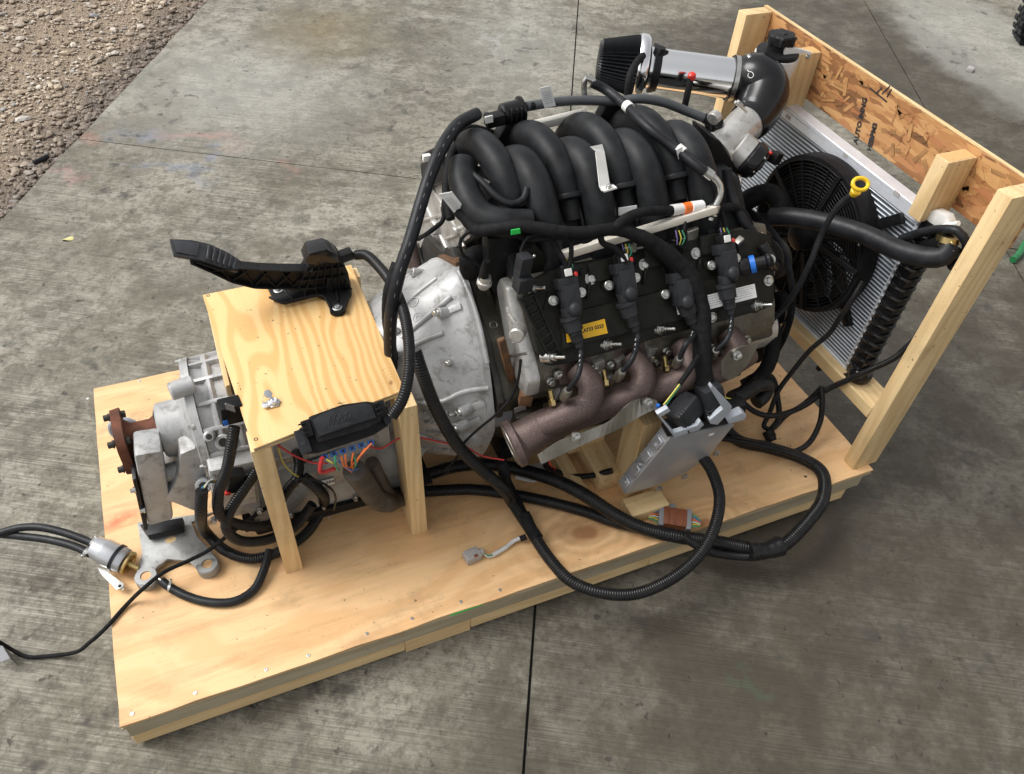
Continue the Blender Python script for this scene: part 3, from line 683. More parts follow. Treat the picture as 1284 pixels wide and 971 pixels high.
# lower case and oil pan
lc = MB(); lc.prism([V((.33, .345, .20)), V((.36, .335, .10)), V((.72, .335, .085)), V((.80, .345, .20)), V((.78, .40, .26)), V((.36, .40, .26))], (0, .33, 0), .010)
part('valve_body_case', lc, M['cast_dark'], tr)
pn = MB(); pn.prism([V((.33, .325, .095)), V((.80, .325, .075)), V((.80, .70, .075)), V((.33, .70, .095))], (0, 0, .010), .002); pn.prism([V((.35, .34, .045)), V((.78, .34, .035)), V((.78, .68, .035)), V((.35, .68, .045))], (0, 0, .055), .010)
pan = part('oil_pan', pn, M['plastic'], tr)
lb = MB()
for k in range(6): bolt_at(hexb, pan, V((.36+.08*k, .333, .106-.003*k)), V((0, 0, 1)), s=.9)
# rectangular pocket casting in front of the case, left of the leg
mb = MB(); P_ = [at(*q, y=.335) for q in ((262, 592), (322, 578), (328, 640), (272, 655))]
mb.prism(P_, (0, .04, .01), .006); sp = part('side_cover', mb, M['cast'], tr)
mb = MB(); P_ = [at(*q, y=.330) for q in ((296, 596), (318, 592), (322, 628), (300, 633))]; mb.prism(P_, (0, -.008, .004), .003); part('raised_pad', mb, M['cast'], sp)
for q in ((268, 652), (325, 640), (266, 600)): bolt_at(hexb, sp, at(*q, y=.330), V((0, -1, .3)), s=.9)
# lower casting between tail and mount
mb = MB(); mb.prism([at(*q, y=.40) for q in ((226, 570), (225, 590), (220, 606), (212, 619), (205, 628), (218, 631), (240, 640), (250, 643), (256, 610), (264, 578), (245, 562))], (0, .16, -.02), .005); part('mount_web', mb, M['cast'], tr)
# case under the table : ribs, waffle pockets, label
mb = MB()
P_ = [at(*q, y=.338) for q in ((376, 600), (470, 560), (476, 585), (390, 622))]
mb.prism(P_, (0, .02, .02), .003)
tp = part('side_plate', mb, M['cast_dark'], tr)
pc = at(402, 605, y=.3335); pw = at(418, 600, y=.3335)
lab = part('label', MB().beam(at(389, 611, y=.334), at(419, 603, y=.334), .003, .022, V((0, 0, 1)), .0004), M['label_white'], tp, label='white paper label with TNED-2RK')
print_on('print', 'TNED-2RK', .0135, M['ink'], lab, (at(389, 611, y=.3324)+at(419, 603, y=.3324))/2, at(419, 603, y=.334)-at(389, 611, y=.334), (0, -1, 0), bold=.0003)
# bell housing
bell = MB(); a_, b_, _ = frame(X_)
def bellr(t, th):
    # squarish shoulders at the top, flatter towards the bottom
    return 1+.035*cos(4*th+.3)*min(1, t/.2)
FL_ = [at(*q, x=.933) for q in ((552, 322), (580, 338), (592, 372), (603, 410), (611, 452), (617, 500), (619, 540), (603, 572))]
FL_ = [(p.y, p.z) for p in FL_] + [(.45, .045), (.62, .045), (.78, .16), (.80, .33), (.73, .46)]
cy_, cz_ = .53, .295
def bring(x, k, r):
    o = []
    for y, z in FL_:
        d_ = V((0, y-cy_, z-cz_)); n_ = d_.normalized(); c_ = V((0, 0, 0))+n_*r; q = c_.lerp(d_, k); o.append(V((x, cy_+q.y, cz_+q.z)))
    return o
def dens(r_): 
    o = []
    for i in range(len(r_)):
        a, b = r_[i], r_[(i+1) % len(r_)]; p_ = r_[i-1]; c = r_[(i+2) % len(r_)]
        for t in (0, .25, .5, .75): o.append(a*(1-t)+b*t + ((a-p_)*.5*t*(1-t)**2 - (c-b)*.5*t*t*(1-t))*.6*(1 if t else 0) - (b-a)*(.5*t*(1-t)**2-.5*t*t*(1-t))*.6)
    return o
bell.loft([dens(bring(*q)) for q in ((.69, 0, .165), (.71, .06, .172), (.76, .25, .180), (.82, .52, .185), (.88, .80, .19), (.905, .92, .19), (.917, .95, .19), (.919, 1.0, .19), (.936, 1.0, .19))])
be = part('bell_housing', bell, M['cast'], tr, sharp=30)
# raised channel, bosses, parting flange and waffle ribs cast into the bell housing
def sweep_on(o, px_, r_, lift, name, m_, par, ell=.6, n=10):
    pts = [surf(o, *q, lift=lift) for q in px_]; mb = MB(); mb.tube(pts, r_, n, .01, ell=1.0); return part(name, mb, m_, par)
for q0 in (((494, 398), (520, 372), (548, 350)), ((504, 424), (535, 398), (566, 372)), ((494, 448), (530, 428), (556, 418))): sweep_on(be, q0, .0065, .001, 'bell_rib', M['cast'], be)
sweep_on(be, ((497, 500), (530, 506), (556, 503), (580, 492), (600, 488), (612, 487)), .007, .001, 'parting_flange', M['cast'], be)
sweep_on(be, ((575, 340), (590, 372), (602, 412), (611, 455)), .006, .000, 'flange_edge', M['cast'], be)
for i, (u, v_) in enumerate(((519, 379), (524, 399))):
    p, n_ = surf(be, u, v_, .0, True); part('cast_mark', MB().ring(p, n_, .012, .0016, 24, 6), M['cast'], be); part('cast_mark', MB().ring(p, n_, .005, .0014, 16, 6), M['cast'], be)
for (u, v_, r_, l_, dx) in ((555, 392, .012, .035, -.9), (521, 343, .011, .03, -.8), (584, 512, .012, .045, -1.0), (579, 532, .012, .045, -1.0), (502, 395, .010, .02, -.6), (560, 455, .008, .01, -.2)):
    p, n_ = surf(be, u+4, v_, .0, True); d_ = (V((dx, 0, 0))+n_*.45).normalized()
    bs = part('bolt_boss', MB().cyl(p-d_*l_*.4, p+d_*l_*.6, r_*1.15, r_, n=18, bev=.002), M['cast'], be); bolt_at(hexb, bs, p+d_*l_*.6, d_, s=1.0)
    if u > 570 or u == 555: part('boss_fin', MB().beam(p, surf(be, u+24, v_-8), .016, .014, n_, .003), M['cast'], be)
for i in range(4):
    for j in range(3):
        u0 = 534+i*11+j*2; v0 = 516+j*12+i*1; p, n_ = surf(be, u0, v0, .001, True); part('waffle_rib', MB().box(p, (.016, .004, .014), rotm(V((1, 0, 0)), n_), .001), M['cast_dark'], be); part('waffle_rib', MB().box(p+V((.008, 0, 0)), (.004, .016, .012), rotm(V((1, 0, 0)), n_), .001), M['cast_dark'], be)
for i in range(4):
    for j in range(2):
        u0 = 535+i*11+j*2; v0 = 560+j*11+i*1; p, n_ = surf(be, u0, v0, .001, True); part('waffle_rib', MB().box(p, (.016, .004, .014), rotm(V((1, 0, 0)), n_), .001), M['cast_dark'], be)
sweep_on(be, ((500, 536), (530, 545), (560, 556)), .006, .002, 'brace_rib', M['cast'], be)
p = surf(be, 586, 552, -.02); part('starter_nose', MB().sph(p, .048, (1.1, .9, 1.0), 24), M['cast'], be)
mb = MB().cyl(at(606, 520, y=.30), at(660, 510, y=.30), .036, n=28, bev=.004); st = part('starter_motor', mb, M['dull_grey'], tr, label='grey cylindrical starter behind the exhaust outlet')
part('label', MB().box(at(652, 513, y=.262), (.030, .001, .018), rotm(V((1, .02, .1)), V((0, 0, 1)))), M['light_grey'], st)
# gear selector lever, breather at the top left of the bell
lv = MB(); lv.tube([at(493, 375, z=.53), at(500, 395, z=.50), at(498, 418, z=.47), at(490, 430, z=.46)], .007); part('selector_lever', lv, M['cast'], tr)
bolt_at(bolt, tr, at(498, 416, z=.50), (0, -.4, 1))
# connector and black sensor at the case
cn = part('case_connector', MB().box(at(289, 515, y=.37), (.045, .035, .05), rotm(V((.9, .1, -.1))), .003), M['plastic'], tr)
for k in range(4): part('pin_slot', MB().box(at(284+k*3, 510+k*1, y=.350), (.004, .002, .018), None), M['dull_grey'], cn)
part('lock_tab', MB().box(at(283, 530, y=.352), (.010, .006, .016), None, .001), M['blue'], cn)
part('case_connector', MB().box(at(294, 602, y=.322), (.034, .03, .055), rotm(V((.9, .1, -.3))), .003), M['plastic'], tr)
part('white_clip', MB().box(at(290, 617, y=.316), (.045, .012, .012), rotm(V((.9, .1, -.35))), .002), M['white_plastic'], tr)
part('red_clip', MB().box(at(285, 618, y=.308), (.014, .012, .009), rotm(V((.9, .1, -.35))), .002), M['red'], tr)

# ---------------------------------------------------------------- rear mount and its bracket
mt = thing('transmission_mount', 'grey cast mount on a two footed bracket with holes under the transmission tail', 'bracket', (.17, .40, 0))
zp = .024
pl = [at(*q, z=zp) for q in ((172, 655), (268, 642), (240, 655), (247, 672), (272, 700), (270, 712), (262, 718), (250, 716), (236, 703), (210, 701), (196, 712), (196, 728), (188, 736), (176, 736), (169, 724), (178, 694))]
mb = MB(); mb.prism(pl, (0, 0, -.010), .002); pt_ = part('bracket_plate', mb, M['cast_dark'], mt)
for (u, v_) in ((183, 723), (260, 708)):
    p = at(u, v_, z=zp); r_ = part('foot', MB().lathe(p-V((0, 0, .0235)), V((0, 0, 1)), [(0, .026), (.0245, .026), (.027, .024), (.027, .0125), (.0, .0125)], 28, caps=False), M['cast_dark'], pt_)
    part('bolt_hole', MB().lathe(p-V((0, 0, .0230)), V((0, 0, 1)), [(0, .0124), (.0236, .0124)], 24), M['deck'], r_)
p = at(214, 677, z=zp); part('slot', MB().lathe(p+V((0, 0, -.0022)), V((0, 0, 1)), [(0, .013), (.0026, .013)], 20, ell=.7), M['pine_y'], pt_)
part('mount_tube', MB().cyl(V((.19, .44, .245)), V((.30, .44, .245)), .022, n=20, bev=.003), M['cast_dark'], mt)
P_ = [at(*q, y=.40) for q in ((168, 572), (203, 566), (218, 652), (186, 661))]
mb = MB(); mb.prism(P_, (0, .085, -.01), .010); blk = part('cast_block', mb, M['cast'], mt)
P_ = [at(*q, y=.395) for q in ((166, 602), (171, 600), (186, 664), (181, 667))]
mb = MB(); mb.prism(P_, (0, .09, 0), .003); ru = part('rubber_pad', mb, M['rubber'], mt)
mb = MB(); mb.prism([at(*q, z=.03) for q in ((178, 664), (232, 655), (232, 668), (188, 678))], (0, 0, .022), .003); part('rubber_foot', mb, M['rubber'], mt)
for q in ((180, 640), (168, 615)): bolt_at(bolt, blk, at(*q, y=.392), (-1, -.1, .1), s=.8)
part('shackle', MB().ring(at(158, 540, y=.60), V((.3, 1, 0)), .034, .006, ell=1.2), M['grey_plastic'], mt)
# ---------------------------------------------------------------- engine
EY = .52
en = thing('engine', 'large black V8 engine with four ignition coils on its near valve cover', 'engine', (1.32, EY, 0))
def yz(x, pts): return [V((x, y, z)) for y, z in pts]
# block with V section
mb = MB(); sec = [(.40, .10), (.30, .20), (.30, .33), (.245, .40), (.34, .56), (.47, .52), (.57, .52), (.70, .56), (.795, .40), (.74, .33), (.74, .20), (.64, .10)]
mb.prism(yz(1.00, sec), (.70, 0, 0), .008); blk = part('block', mb, M['block'], en)
# flange plate with pointed shoulders, seen between bell housing and heads
P_ = [(.85, .42), (.80, .50), (.66, .545), (.60, .60), (.52, .575), (.44, .530), (.36, .50), (.30, .44), (.262, .395), (.272, .30), (.33, .20), (.36, .15), (.68, .15), (.80, .25)]
mb = MB(); mb.prism(yz(.942, P_), (.016, 0, 0), .003); part('flange_plate', mb, M['dark_steel'], blk)
part('rusty_edge', MB().beam(at(556, 322, x=.94), at(578, 330, x=.94), .012, .03, V((1, 0, 0)), .002), M['rust_plate'], blk)
mb = MB(); mb.prism(yz(.959, [(y+(.52-y)*.03, z-.004) for y, z in P_]), (.042, 0, 0), .006); part('rear_flange', mb, M['block'], blk)
mb = MB(); mb.prism([V((.975, .27, .30)), V((.985, .245, .345)), V((1.06, .235, .345)), V((1.07, .27, .29))], (0, .05, .0), .004); part('flange_rib', mb, M['block'], blk)
part('rusty_strip', MB().beam(at(628, 425, y=.30), at(643, 482, y=.30), .012, .018, V((1, 0, 0)), .002), M['rust_plate'], blk)
mb = MB(); mb.ring(at(619, 408, y=.33), (0, -.5, 1), .008, .0022); part('lifting_eye', mb, M['dark_steel'], blk)
P_ = yz(1.00, [(.36, .04), (.34, .12), (.70, .12), (.68, .04)]); part('oil_pan', MB().prism(P_, (.66, 0, 0), .012), M['plastic'], en)
part('valley_cover', MB().span((1.02, .40, .50), (1.66, .64, .60), .01), M['plastic'], en)
# side of the block: bosses, freeze plugs, brackets in the shade of the manifold
bd = MB(); r2 = random.Random(11)
for k in range(16):
    x = 1.03+k*.042; z = r2.uniform(.27, .40); bd.cyl((x, .30, z), (x, .272+r2.uniform(-.01, .01), z), r2.uniform(.008, .016), n=12)
part('block_boss', bd, M['block'], blk)
# cylinder heads
def heads(sgn, name):
    f = (lambda y: y) if sgn > 0 else (lambda y: 1.04-y)
    sec = [(.425, .64), (.375, .665), (.255, .505), (.235, .46), (.235, .425), (.33, .40), (.44, .52)]
    m_ = MB(); m_.prism([V((1.012, f(y), z)) for y, z in sec], (.665, 0, 0), .010); h = part('cylinder_head', m_, M['head_dull'], en)
    m2 = MB(); s2 = [(.415, .645), (.385, .655), (.31, .560), (.262, .500), (.225, .465), (.170, .452), (.150, .470), (.165, .50), (.20, .50), (.25, .54), (.30, .60)]
    s2 = [(.43, .60), (.41, .64), (.37, .64), (.31, .575), (.25, .515), (.222, .485), (.222, .44), (.26, .425), (.34, .47)]
    m2.prism([V((.990, f(y), z)) for y, z in s2], (.035, 0, 0), .009); part('head_end', m2, M['head'], h)
    return h
h1 = heads(1, ''); h2 = heads(-1, '')
# details of the visible head end
for (u, v_, r_, l_) in ((664, 474, .026, .03), (648, 420, .018, .03), (655, 352, .012, .03), (683, 482, .014, .03)):
    p = at(u, v_, y=.25 if v_ > 400 else .36); d_ = V((-.55, -.75, .25)).normalized(); bo = part('boss', MB().cyl(p-d_*l_, p+d_*.008, r_, r_*.92, n=24, bev=.003), M['head'], h1)
    if r_ > .02: part('plug', MB().hexa(p+d_*.008, d_, .013, .009), M['bare_steel'], bo)
rb = MB()
for q0, q1 in (((638, 395), (648, 408)), ((636, 385), (644, 430))):
    a0 = at(*q0, x=.990); a1 = at(*q1, x=.990); rb.cyl(a0, a1, .0045, n=8)
part('head_rib', rb, M['head'], h1)
part('bolt_stud', MB().cyl(at(640, 447, x=.98), at(662, 443, x=.965), .0035, n=10), M['bare_steel'], h1)
part('sensor_block', MB().box(at(659, 499, y=.24), (.030, .024, .034), rotm(V((.9, -.3, -.1))), .003), M['rust_plate'], en, label='orange brown sensor')
# near valve cover : its own sloping plane
CO = V((1.057, .250, .503)); CU = V((0, .118, .152)).normalized(); CN = V((1, 0, 0)).cross(CU)
def cp(x, s, n=0.0): return V((x, CO.y, CO.z))+CU*s+CN*n
def cpx(u, v_, n=0.0):
    """point on the valve cover face the photo shows at (u, v)"""
    return atp(u, v_, CO+CN*n, CN)
def cxs(p): q = p-CO; return p.x, q.dot(CU)
TOPN = .030
ol = [cpx(*q) for q in ((686, 458), (668, 440), (655, 385), (648, 372), (662, 352), (690, 338), (760, 322), (850, 302), (930, 288), (958, 296), (962, 330), (962, 378), (950, 388), (900, 402), (830, 420), (760, 440), (700, 456))]
mb = MB(); mb.prism([p-CN*.012 for p in ol], CN*(.012+TOPN), .007); vc = part('valve_cover', mb, M['cover'], en, label='matt black plastic valve cover facing the viewer')
gk = MB(); gk.prism([p-CN*.016+(p-cpx(800, 380)).normalized()*.006 for p in ol], CN*.005, .001); part('gasket_rail', gk, M['shield'], vc)
# raised centre, ribs, coil pads
mb = MB(); x0, s0 = cxs(cpx(705, 445, TOPN)); x1, s1 = cxs(cpx(945, 395, TOPN))
mb.prism([cp(x0, .028, TOPN-.003), cp(x1, .028, TOPN-.003), cp(x1-.01, .105, TOPN-.003), cp(x0+.01, .105, TOPN-.003)], CN*.012, .006); part('raised_panel', mb, M['cover'], vc)
rb = MB()
for k in range(9):      # crossed stiffening ribs at the rear lower corner
    q0 = cpx(655+k*4.5, 378+k*9.5, TOPN); rb.beam(q0, q0+V((.028, 0, 0))+CU*.010, .003, .012, CN)
for a0, a1 in (((650, 374), (690, 452)), ((668, 368), (700, 440)), ((652, 376), (690, 362)), ((688, 362), (682, 388))):
    rb.beam(cpx(*a0, TOPN), cpx(*a1, TOPN), .004, .014, CN)
part('stiffening_rib', rb, M['cover'], vc)
rb = MB()
for k, (u, v_) in enumerate(((752, 340), (822, 322), (890, 306))):
    q = cpx(u, v_, TOPN); rb.beam(q-V((.030, 0, 0)), q+V((.02, 0, 0))-CU*.0, .045, .022, CN, .006)
    rb.beam(q-V((.03, 0, 0))-CU*.02, q-V((.045, 0, 0))-CU*.055, .006, .016, CN, .002)
    rb.ring(q+V((.045, 0, 0))-CU*.03+CN*.002, CN, .030, .003, 24, 6)
part('breather_baffle', rb, M['cover'], vc)
# fasteners along the edges
studb = mesh_of('cover_bolt', MB().lathe((0, 0, 0), V((0, 0, 1)), [(-.018, .0125), (.0, .0125), (.001, .0115), (.003, .0115), (.003, .0080), (.011, .0080), (.012, .0040), (.032, .0038), (.0335, .0025)], 14), M['bare_steel'])
capb = mesh_of('cover_bolt', MB().lathe((0, 0, 0), V((0, 0, 1)), [(-.016, .0125), (.0, .0125), (.001, .0115), (.003, .0115), (.003, .0075), (.010, .0075), (.011, .006)], 14), M['bare_steel'])
bosc = mesh_of('bolt_cup', MB().lathe((0, 0, 0), V((0, 0, 1)), [(-.02, .0165), (-.003, .0165), (-.001, .0155), (-.001, .0125)], 20, caps=False), M['cover'])
for (u, v_, st) in ((690, 448, 1), (760, 432, 1), (827, 413, 1), (891, 398, 0), (948, 383, 1), (665, 362, 1), (739, 350, 0), (806, 332, 0), (871, 318, 0), (962, 352, 0)):
    p = cpx(u, v_, TOPN-.004); bolt_at(studb if st else capb, vc, p+CN*.003, CN*.75+V((.55, -.1, 0)) if st else CN, 'cover_bolt', 1.15); bolt_at(bosc, vc, p, CN, 'bolt_cup', 1.12)
# ignition coils: one after the other, with boots down to the plugs
def mx(name, ux, uy, uz, t):
    m_ = Matrix((ux, uy, uz)).transposed().to_4x4(); m_.translation = t; return m_
BX = V((1, 0, 0)); BU = CU
cb = MB()      # local frame: x along engine, y up the cover, z away from it
cb.box((0, .010, .030), (.040, .060, .040), None, .007); cb.box((0, .044, .024), (.046, .024, .034), None, .003); cb.sph((0, -.014, .050), .016, (1, 1.1, .8), 14)
cb.box((-.030, .010, .012), (.020, .014, .016), None, .003); cb.box((.030, .014, .012), (.020, .014, .016), None, .003)
coil_me = mesh_of('coil_body', cb, M['coil'])
cc_ = MB(); cc_.box((0, 0, 0), (.028, .022, .024), None, .003); cc_.box((0, .012, 0), (.020, .012, .018), None, .002); con_me = mesh_of('connector', cc_, M['plastic'])
lt = mesh_of('white_lock', MB().box((0, 0, 0), (.017, .016, .004), None, .001), M['white_plastic']); rt = mesh_of('red_lock', MB().box((0, 0, 0), (.009, .012, .007), None, .002), M['red'])
coils = []
for i, (u, v_, wu) in enumerate(((713, 374, 0), (782, 355, 0), (852, 366, 1), (909, 330, 0))):
    base = cpx(u, v_+6, TOPN+.020)-CN*.020
    m0 = mx('', BX, CU, CN, base)
    c_ = inst('ignition_coil', coil_me, en, m0)
    inst('connector', con_me, c_, m0 @ Matrix.Translation((0, .064, .028)))
    inst('white_lock', lt, c_, m0 @ Matrix.Translation((.002, .066, .0425)))
    if i != 2: inst('red_lock', rt, c_, m0 @ Matrix.Translation((.021, .058, .036)))
    for sx in (-1, 1): inst('coil_bolt', capb, c_, m0 @ Matrix.Translation((sx*.034, .012 if sx < 0 else .016, .020)) @ Matrix.Scale(.9, 4))
    coils.append(m0)
def tp(u, v_, y=None, n=None):
    return cpx(u, v_, n) if n is not None else at(u, v_, y=y)
# plug boots and leads
leads = (((713, 392), (722, 420), (724, 448), (725, 470), (712, 490), (704, 505)),
         ((783, 374), (793, 402), (796, 425), (793, 450), (780, 466), (770, 480)),
         ((856, 372), (861, 385), (862, 408), (860, 432), (852, 450), (845, 462)),
         ((909, 352), (914, 380), (917, 402), (912, 425), (897, 440), (890, 452)))
for i, L_ in enumerate(leads):
    p0 = cpx(*L_[0], .062); p1 = cpx(*L_[1], .060); d_ = (p1-p0).normalized()
    b = MB(); b.lathe(p0-d_*.012, d_, [(0, .015), (.018, .0165), (.020, .0160), (.021, .0235), (.027, .0240), (.029, .0215), (.054, .0200), (.057, .0150), (.061, .0160), (.063, .0145), (.078, .0140), (.081, .010), (.092, .009)], 24)
    bt = part('plug_boot', b, M['coil'], en)
    e_ = p0+d_*.072; pts = [e_, at(*L_[3], y=.175) if 0 else (e_+d_*.03)]
    ptA = at(*L_[3], y=.165); ptB = at(*L_[4], y=.165)
    wr = MB(); wr.tube([e_, e_+d_*.018, ptA, ptB], .0062, 10, .006); wl = part('plug_lead', wr, M['rubber'], bt)
    for k in range(4):
        q = e_.lerp(ptA, .35+k*.16)+V((0, -.0062, .0012)); part('lead_mark', MB().box(q, (.0022, .0008, .006), None), M['label_white'], wl) if k < 3 else None
    endp = at(*L_[5], y=.19); dd = (endp-ptB).normalized()
    part('heat_boot', MB().lathe(ptB-dd*.004, dd, [(0, .0075), (.004, .0105), (.035, .0115), (.048, .010)], 16), M['shield'], en)
    # spark plug hex and bracket beside it
    q = endp+V((-.022, .005, .012)); part('spark_plug', MB().hexa(q, V((-.1, -.6, -.7)), .009, .014).cyl(q, q+V((-.002, .012, .02)), .006, n=12), M['gold'], en)
# label on the cover
def cover_label(cs, m_, n_, lab):
    pp = [cpx(*q, n_) for q in cs]; mb = MB(); mb.prism(pp, CN*.0006); return part('label', mb, m_, vc, label=lab), pp
FN = TOPN+.0098
l1, pp = cover_label(((709, 413), (758, 400), (762, 418), (711, 430)), M['label_yellow'], FN, 'yellow sticker reading ZLA733 0323')
print_on('print', 'T     ZLA733 0323', .0115, M['ink'], l1, (pp[0]*1.1+pp[1]*1.1+pp[2]*.9+pp[3]*.9)/4+CN*.0011, pp[1]-pp[0], CN, bold=.00025)
l2, pp = cover_label(((884, 371), (946, 356), (949, 373), (886, 389)), M['label_white'], FN, 'white sticker with small print')
for r_ in range(6):
    e0 = pp[0].lerp(pp[3], (r_+.8)/7.2); e1 = pp[1].lerp(pp[2], (r_+.8)/7.2)
    t0 = .04
    s = 'emission control information tune up conditions' if r_ % 2 else 'this engine meets applicable requirements'
    dtx = (e1-e0)
    for k in range(11):
        t1 = t0+r2.uniform(.04, .10)
        if t1 > .96: break
        part('print', MB().beam(e0.lerp(e1, t0)+CN*.0009, e0.lerp(e1, t1)+CN*.0009, .0012, .0004, CN), M['print_grey'], l2) if 0 else None
        t0 = t1+.02
pr_ = MB()
for r_ in range(5):
    e0 = pp[0].lerp(pp[3], (r_+.7)/6); e1 = pp[1].lerp(pp[2], (r_+.7)/6); t0 = .04
    while t0 < .9:
        t1 = min(.96, t0+r2.uniform(.02, .07)); pr_.beam(e0.lerp(e1, t0)+CN*.0008, e0.lerp(e1, t1)+CN*.0008, .0008, .0004, CN); t0 = t1+.012
part('print', pr_, M['print_grey'], l2)
l3, pp = cover_label(((846, 378), (853, 376), (857, 393), (850, 395)), M['label_white'], FN, 'small white sticker beside the third coil')
# crankcase vent with blue collar, front end of the cover
v0 = cpx(935, 336, TOPN); d_ = (CN*.5+V((1, -.05, .15))).normalized()
v0 = cpx(938, 333, TOPN+.012)
vt = part('vent_fitting', MB().lathe(v0-d_*.02, d_, [(0, .021), (.018, .021), (.022, .018), (.030, .018), (.031, .015), (.060, .014), (.064, .018), (.070, .018), (.074, .012)], 24), M['plastic_gloss'], vc)
part('blue_collar', MB().lathe(v0+d_*.004, d_, [(0, .0215), (.012, .0215)], 24), M['blue'], vt)
part('quick_connector', MB().tube([v0+d_*.05, at(972, 332, x=v0.x+.075), at(962, 318, x=v0.x+.06), at(955, 306, x=v0.x+.05)], lambda t, i: .014+.002*(i % 2), 14, .006), M['plastic_gloss'], vt)
part('lifting_bracket', MB().box(cpx(926, 302, TOPN), (.022, .02, .012), rotm(V((.8, .2, .4))), .003), M['shield'], en)
# black connector at the rear of the cover
c0 = at(652, 325, y=.34); part('camshaft_sensor', MB().box(at(656, 334, y=.33), (.028, .028, .055), rotm(V((1, .1, -.1))), .004).box(at(656, 355, y=.32), (.036, .03, .035), rotm(V((1, .1, -.1))), .003), M['coil'], en)
part('pressure_sensor', MB().lathe(at(606, 360, y=.40), V((.1, -.1, 1)), [(0, .012), (.008, .013), (.010, .017), (.018, .017), (.020, .014), (.030, .013)], 20), M['head'], en)
part('pressure_sensor_cap', MB().lathe(at(606, 350, y=.40), V((.1, -.05, 1)), [(0, .011), (.035, .010), (.05, .008)], 14), M['plastic'], en)
# far side accessories at the rear: head casting, black coil housing
mb = MB(); P_ = [at(*q, x=.965) for q in ((520, 262), (530, 235), (553, 222), (585, 236), (588, 300), (562, 318), (524, 322), (512, 300))]
mb.prism(P_, (.07, .01, 0), .012); fh = part('rear_casting', mb, M['head'], en)
for (u, v_, r_) in ((545, 285, .022), (556, 262, .014), (532, 300, .012), (572, 290, .014)):
    p = at(u, v_, x=.958); part('boss', MB().cyl(p+V((.02, 0, 0)), p+V((-.010, -.008, .004)), r_, r_*.85, n=20, bev=.003), M['head'], fh)
rb = MB()
for q0, q1 in (((530, 250), (560, 312)), ((520, 280), (580, 262)), ((540, 232), (580, 300)), ((560, 300), (585, 290)), ((575, 295), (582, 310))): rb.cyl(at(*q0, x=.964), at(*q1, x=.964), .005, n=8)
part('casting_rib', rb, M['head'], fh)
part('far_coil', MB().prism([at(*q, x=.95) for q in ((526, 205), (553, 198), (560, 225), (530, 240))], (.06, .01, 0), .006), M['plastic'], en)
part('far_connector', MB().cyl(at(533, 198, x=.95), at(560, 185, x=.98), .012, n=14), M['plastic'], en); part('clip', MB().box(at(535, 198, x=.93), (.02, .014, .016), None, .003), M['white_plastic'], en)
part('silver_tube', MB().tube([at(520, 305, x=.93), at(524, 325, x=.93), at(532, 345, x=.935)], .013, 14), M['satin_alu'], en)
part('far_manifold', MB().tube([at(512, 305, y=.80), at(522, 340, y=.78), at(530, 350, y=.80)], .022, 14), M['exhaust'], en)
part('bolt_stud', MB().cyl(at(505, 345, x=.90), at(526, 340, x=.93), .005, n=10), M['bare_steel'], en)
# ---- exhaust manifold (near side)
ex = MB()
def ep(u, v_, y): return at(u, v_, y=y)
Y1 = .185
fl0 = ep(646, 556, Y1); fd = (ep(706, 528, Y1)-fl0).normalized()
out = MB(); out.lathe(fl0-fd*.012, fd, [(0, .040), (.0, .052), (.003, .057), (.018, .057), (.021, .050), (.032, .042)], 36, rf=lambda t, th: 1+.07*cos(2*th+.4))
exo = part('outlet_flange', out, M['exhaust'], en); part('outlet_seat', MB().ring(fl0-fd*.012, fd, .046, .003, 32), M['shield'], exo)
col_ = MB()
col_.sweep(smoothpath([fl0, ep(690, 532, Y1), ep(745, 512, Y1), ep(800, 490, Y1+.005), ep(860, 470, Y1+.01), ep(915, 458, Y1+.02), ep(938, 445, .23)], .01), lambda t, i: .045-.016*min(1, t*1.7), 24)
exm = part('exhaust_manifold', col_, M['exhaust'], en, label='purple brown heat tinted cast exhaust manifold')
for i, L_ in enumerate((((722, 462), (740, 482), (738, 505), (712, 520), (680, 534)), ((790, 447), (806, 468), (803, 488), (780, 502), (750, 512)), ((852, 432), (864, 452), (860, 470), (836, 484), (810, 492)), ((912, 418), (924, 438), (918, 455), (898, 466), (872, 472)))):
    ys = (.235, .19, .165, .168, .18); r_ = MB(); r_.sweep(smoothpath([ep(u, v_, y) for (u, v_), y in zip(L_, ys)], .008), lambda t, k: .0285+.004*t, 18)
    rn = part('runner', r_, M['exhaust'], exm)
    q = ep(*L_[0], .238); part('port_flange', MB().box(q+V((0, .008, .0)), (.085, .014, .075), rotm(V((1, 0, 0)), V((0, .45, 1))), .005), M['exhaust'], exm)
# head face fasteners under the cover (clutter between the runners)
for i, (u, v_) in enumerate(((745, 462), (752, 470), (765, 458), (815, 448), (823, 455), (835, 440), (880, 432), (690, 478), (700, 470), (935, 425))):
    bolt_at(hexb if i % 2 else bolt, en, at(u, v_, y=.232), V((0, -1, .25)), s=1.2)
for i, (u, v_) in enumerate(((748, 455), (812, 440), (760, 475), (832, 458), (892, 432), (700, 490), (775, 452), (842, 446))):
    part('casting_lug', MB().box(at(u, v_, y=.245), (.028, .03, .036), rotm(V((1, .2, .3*(-1)**i))), .004), M['head'], en)
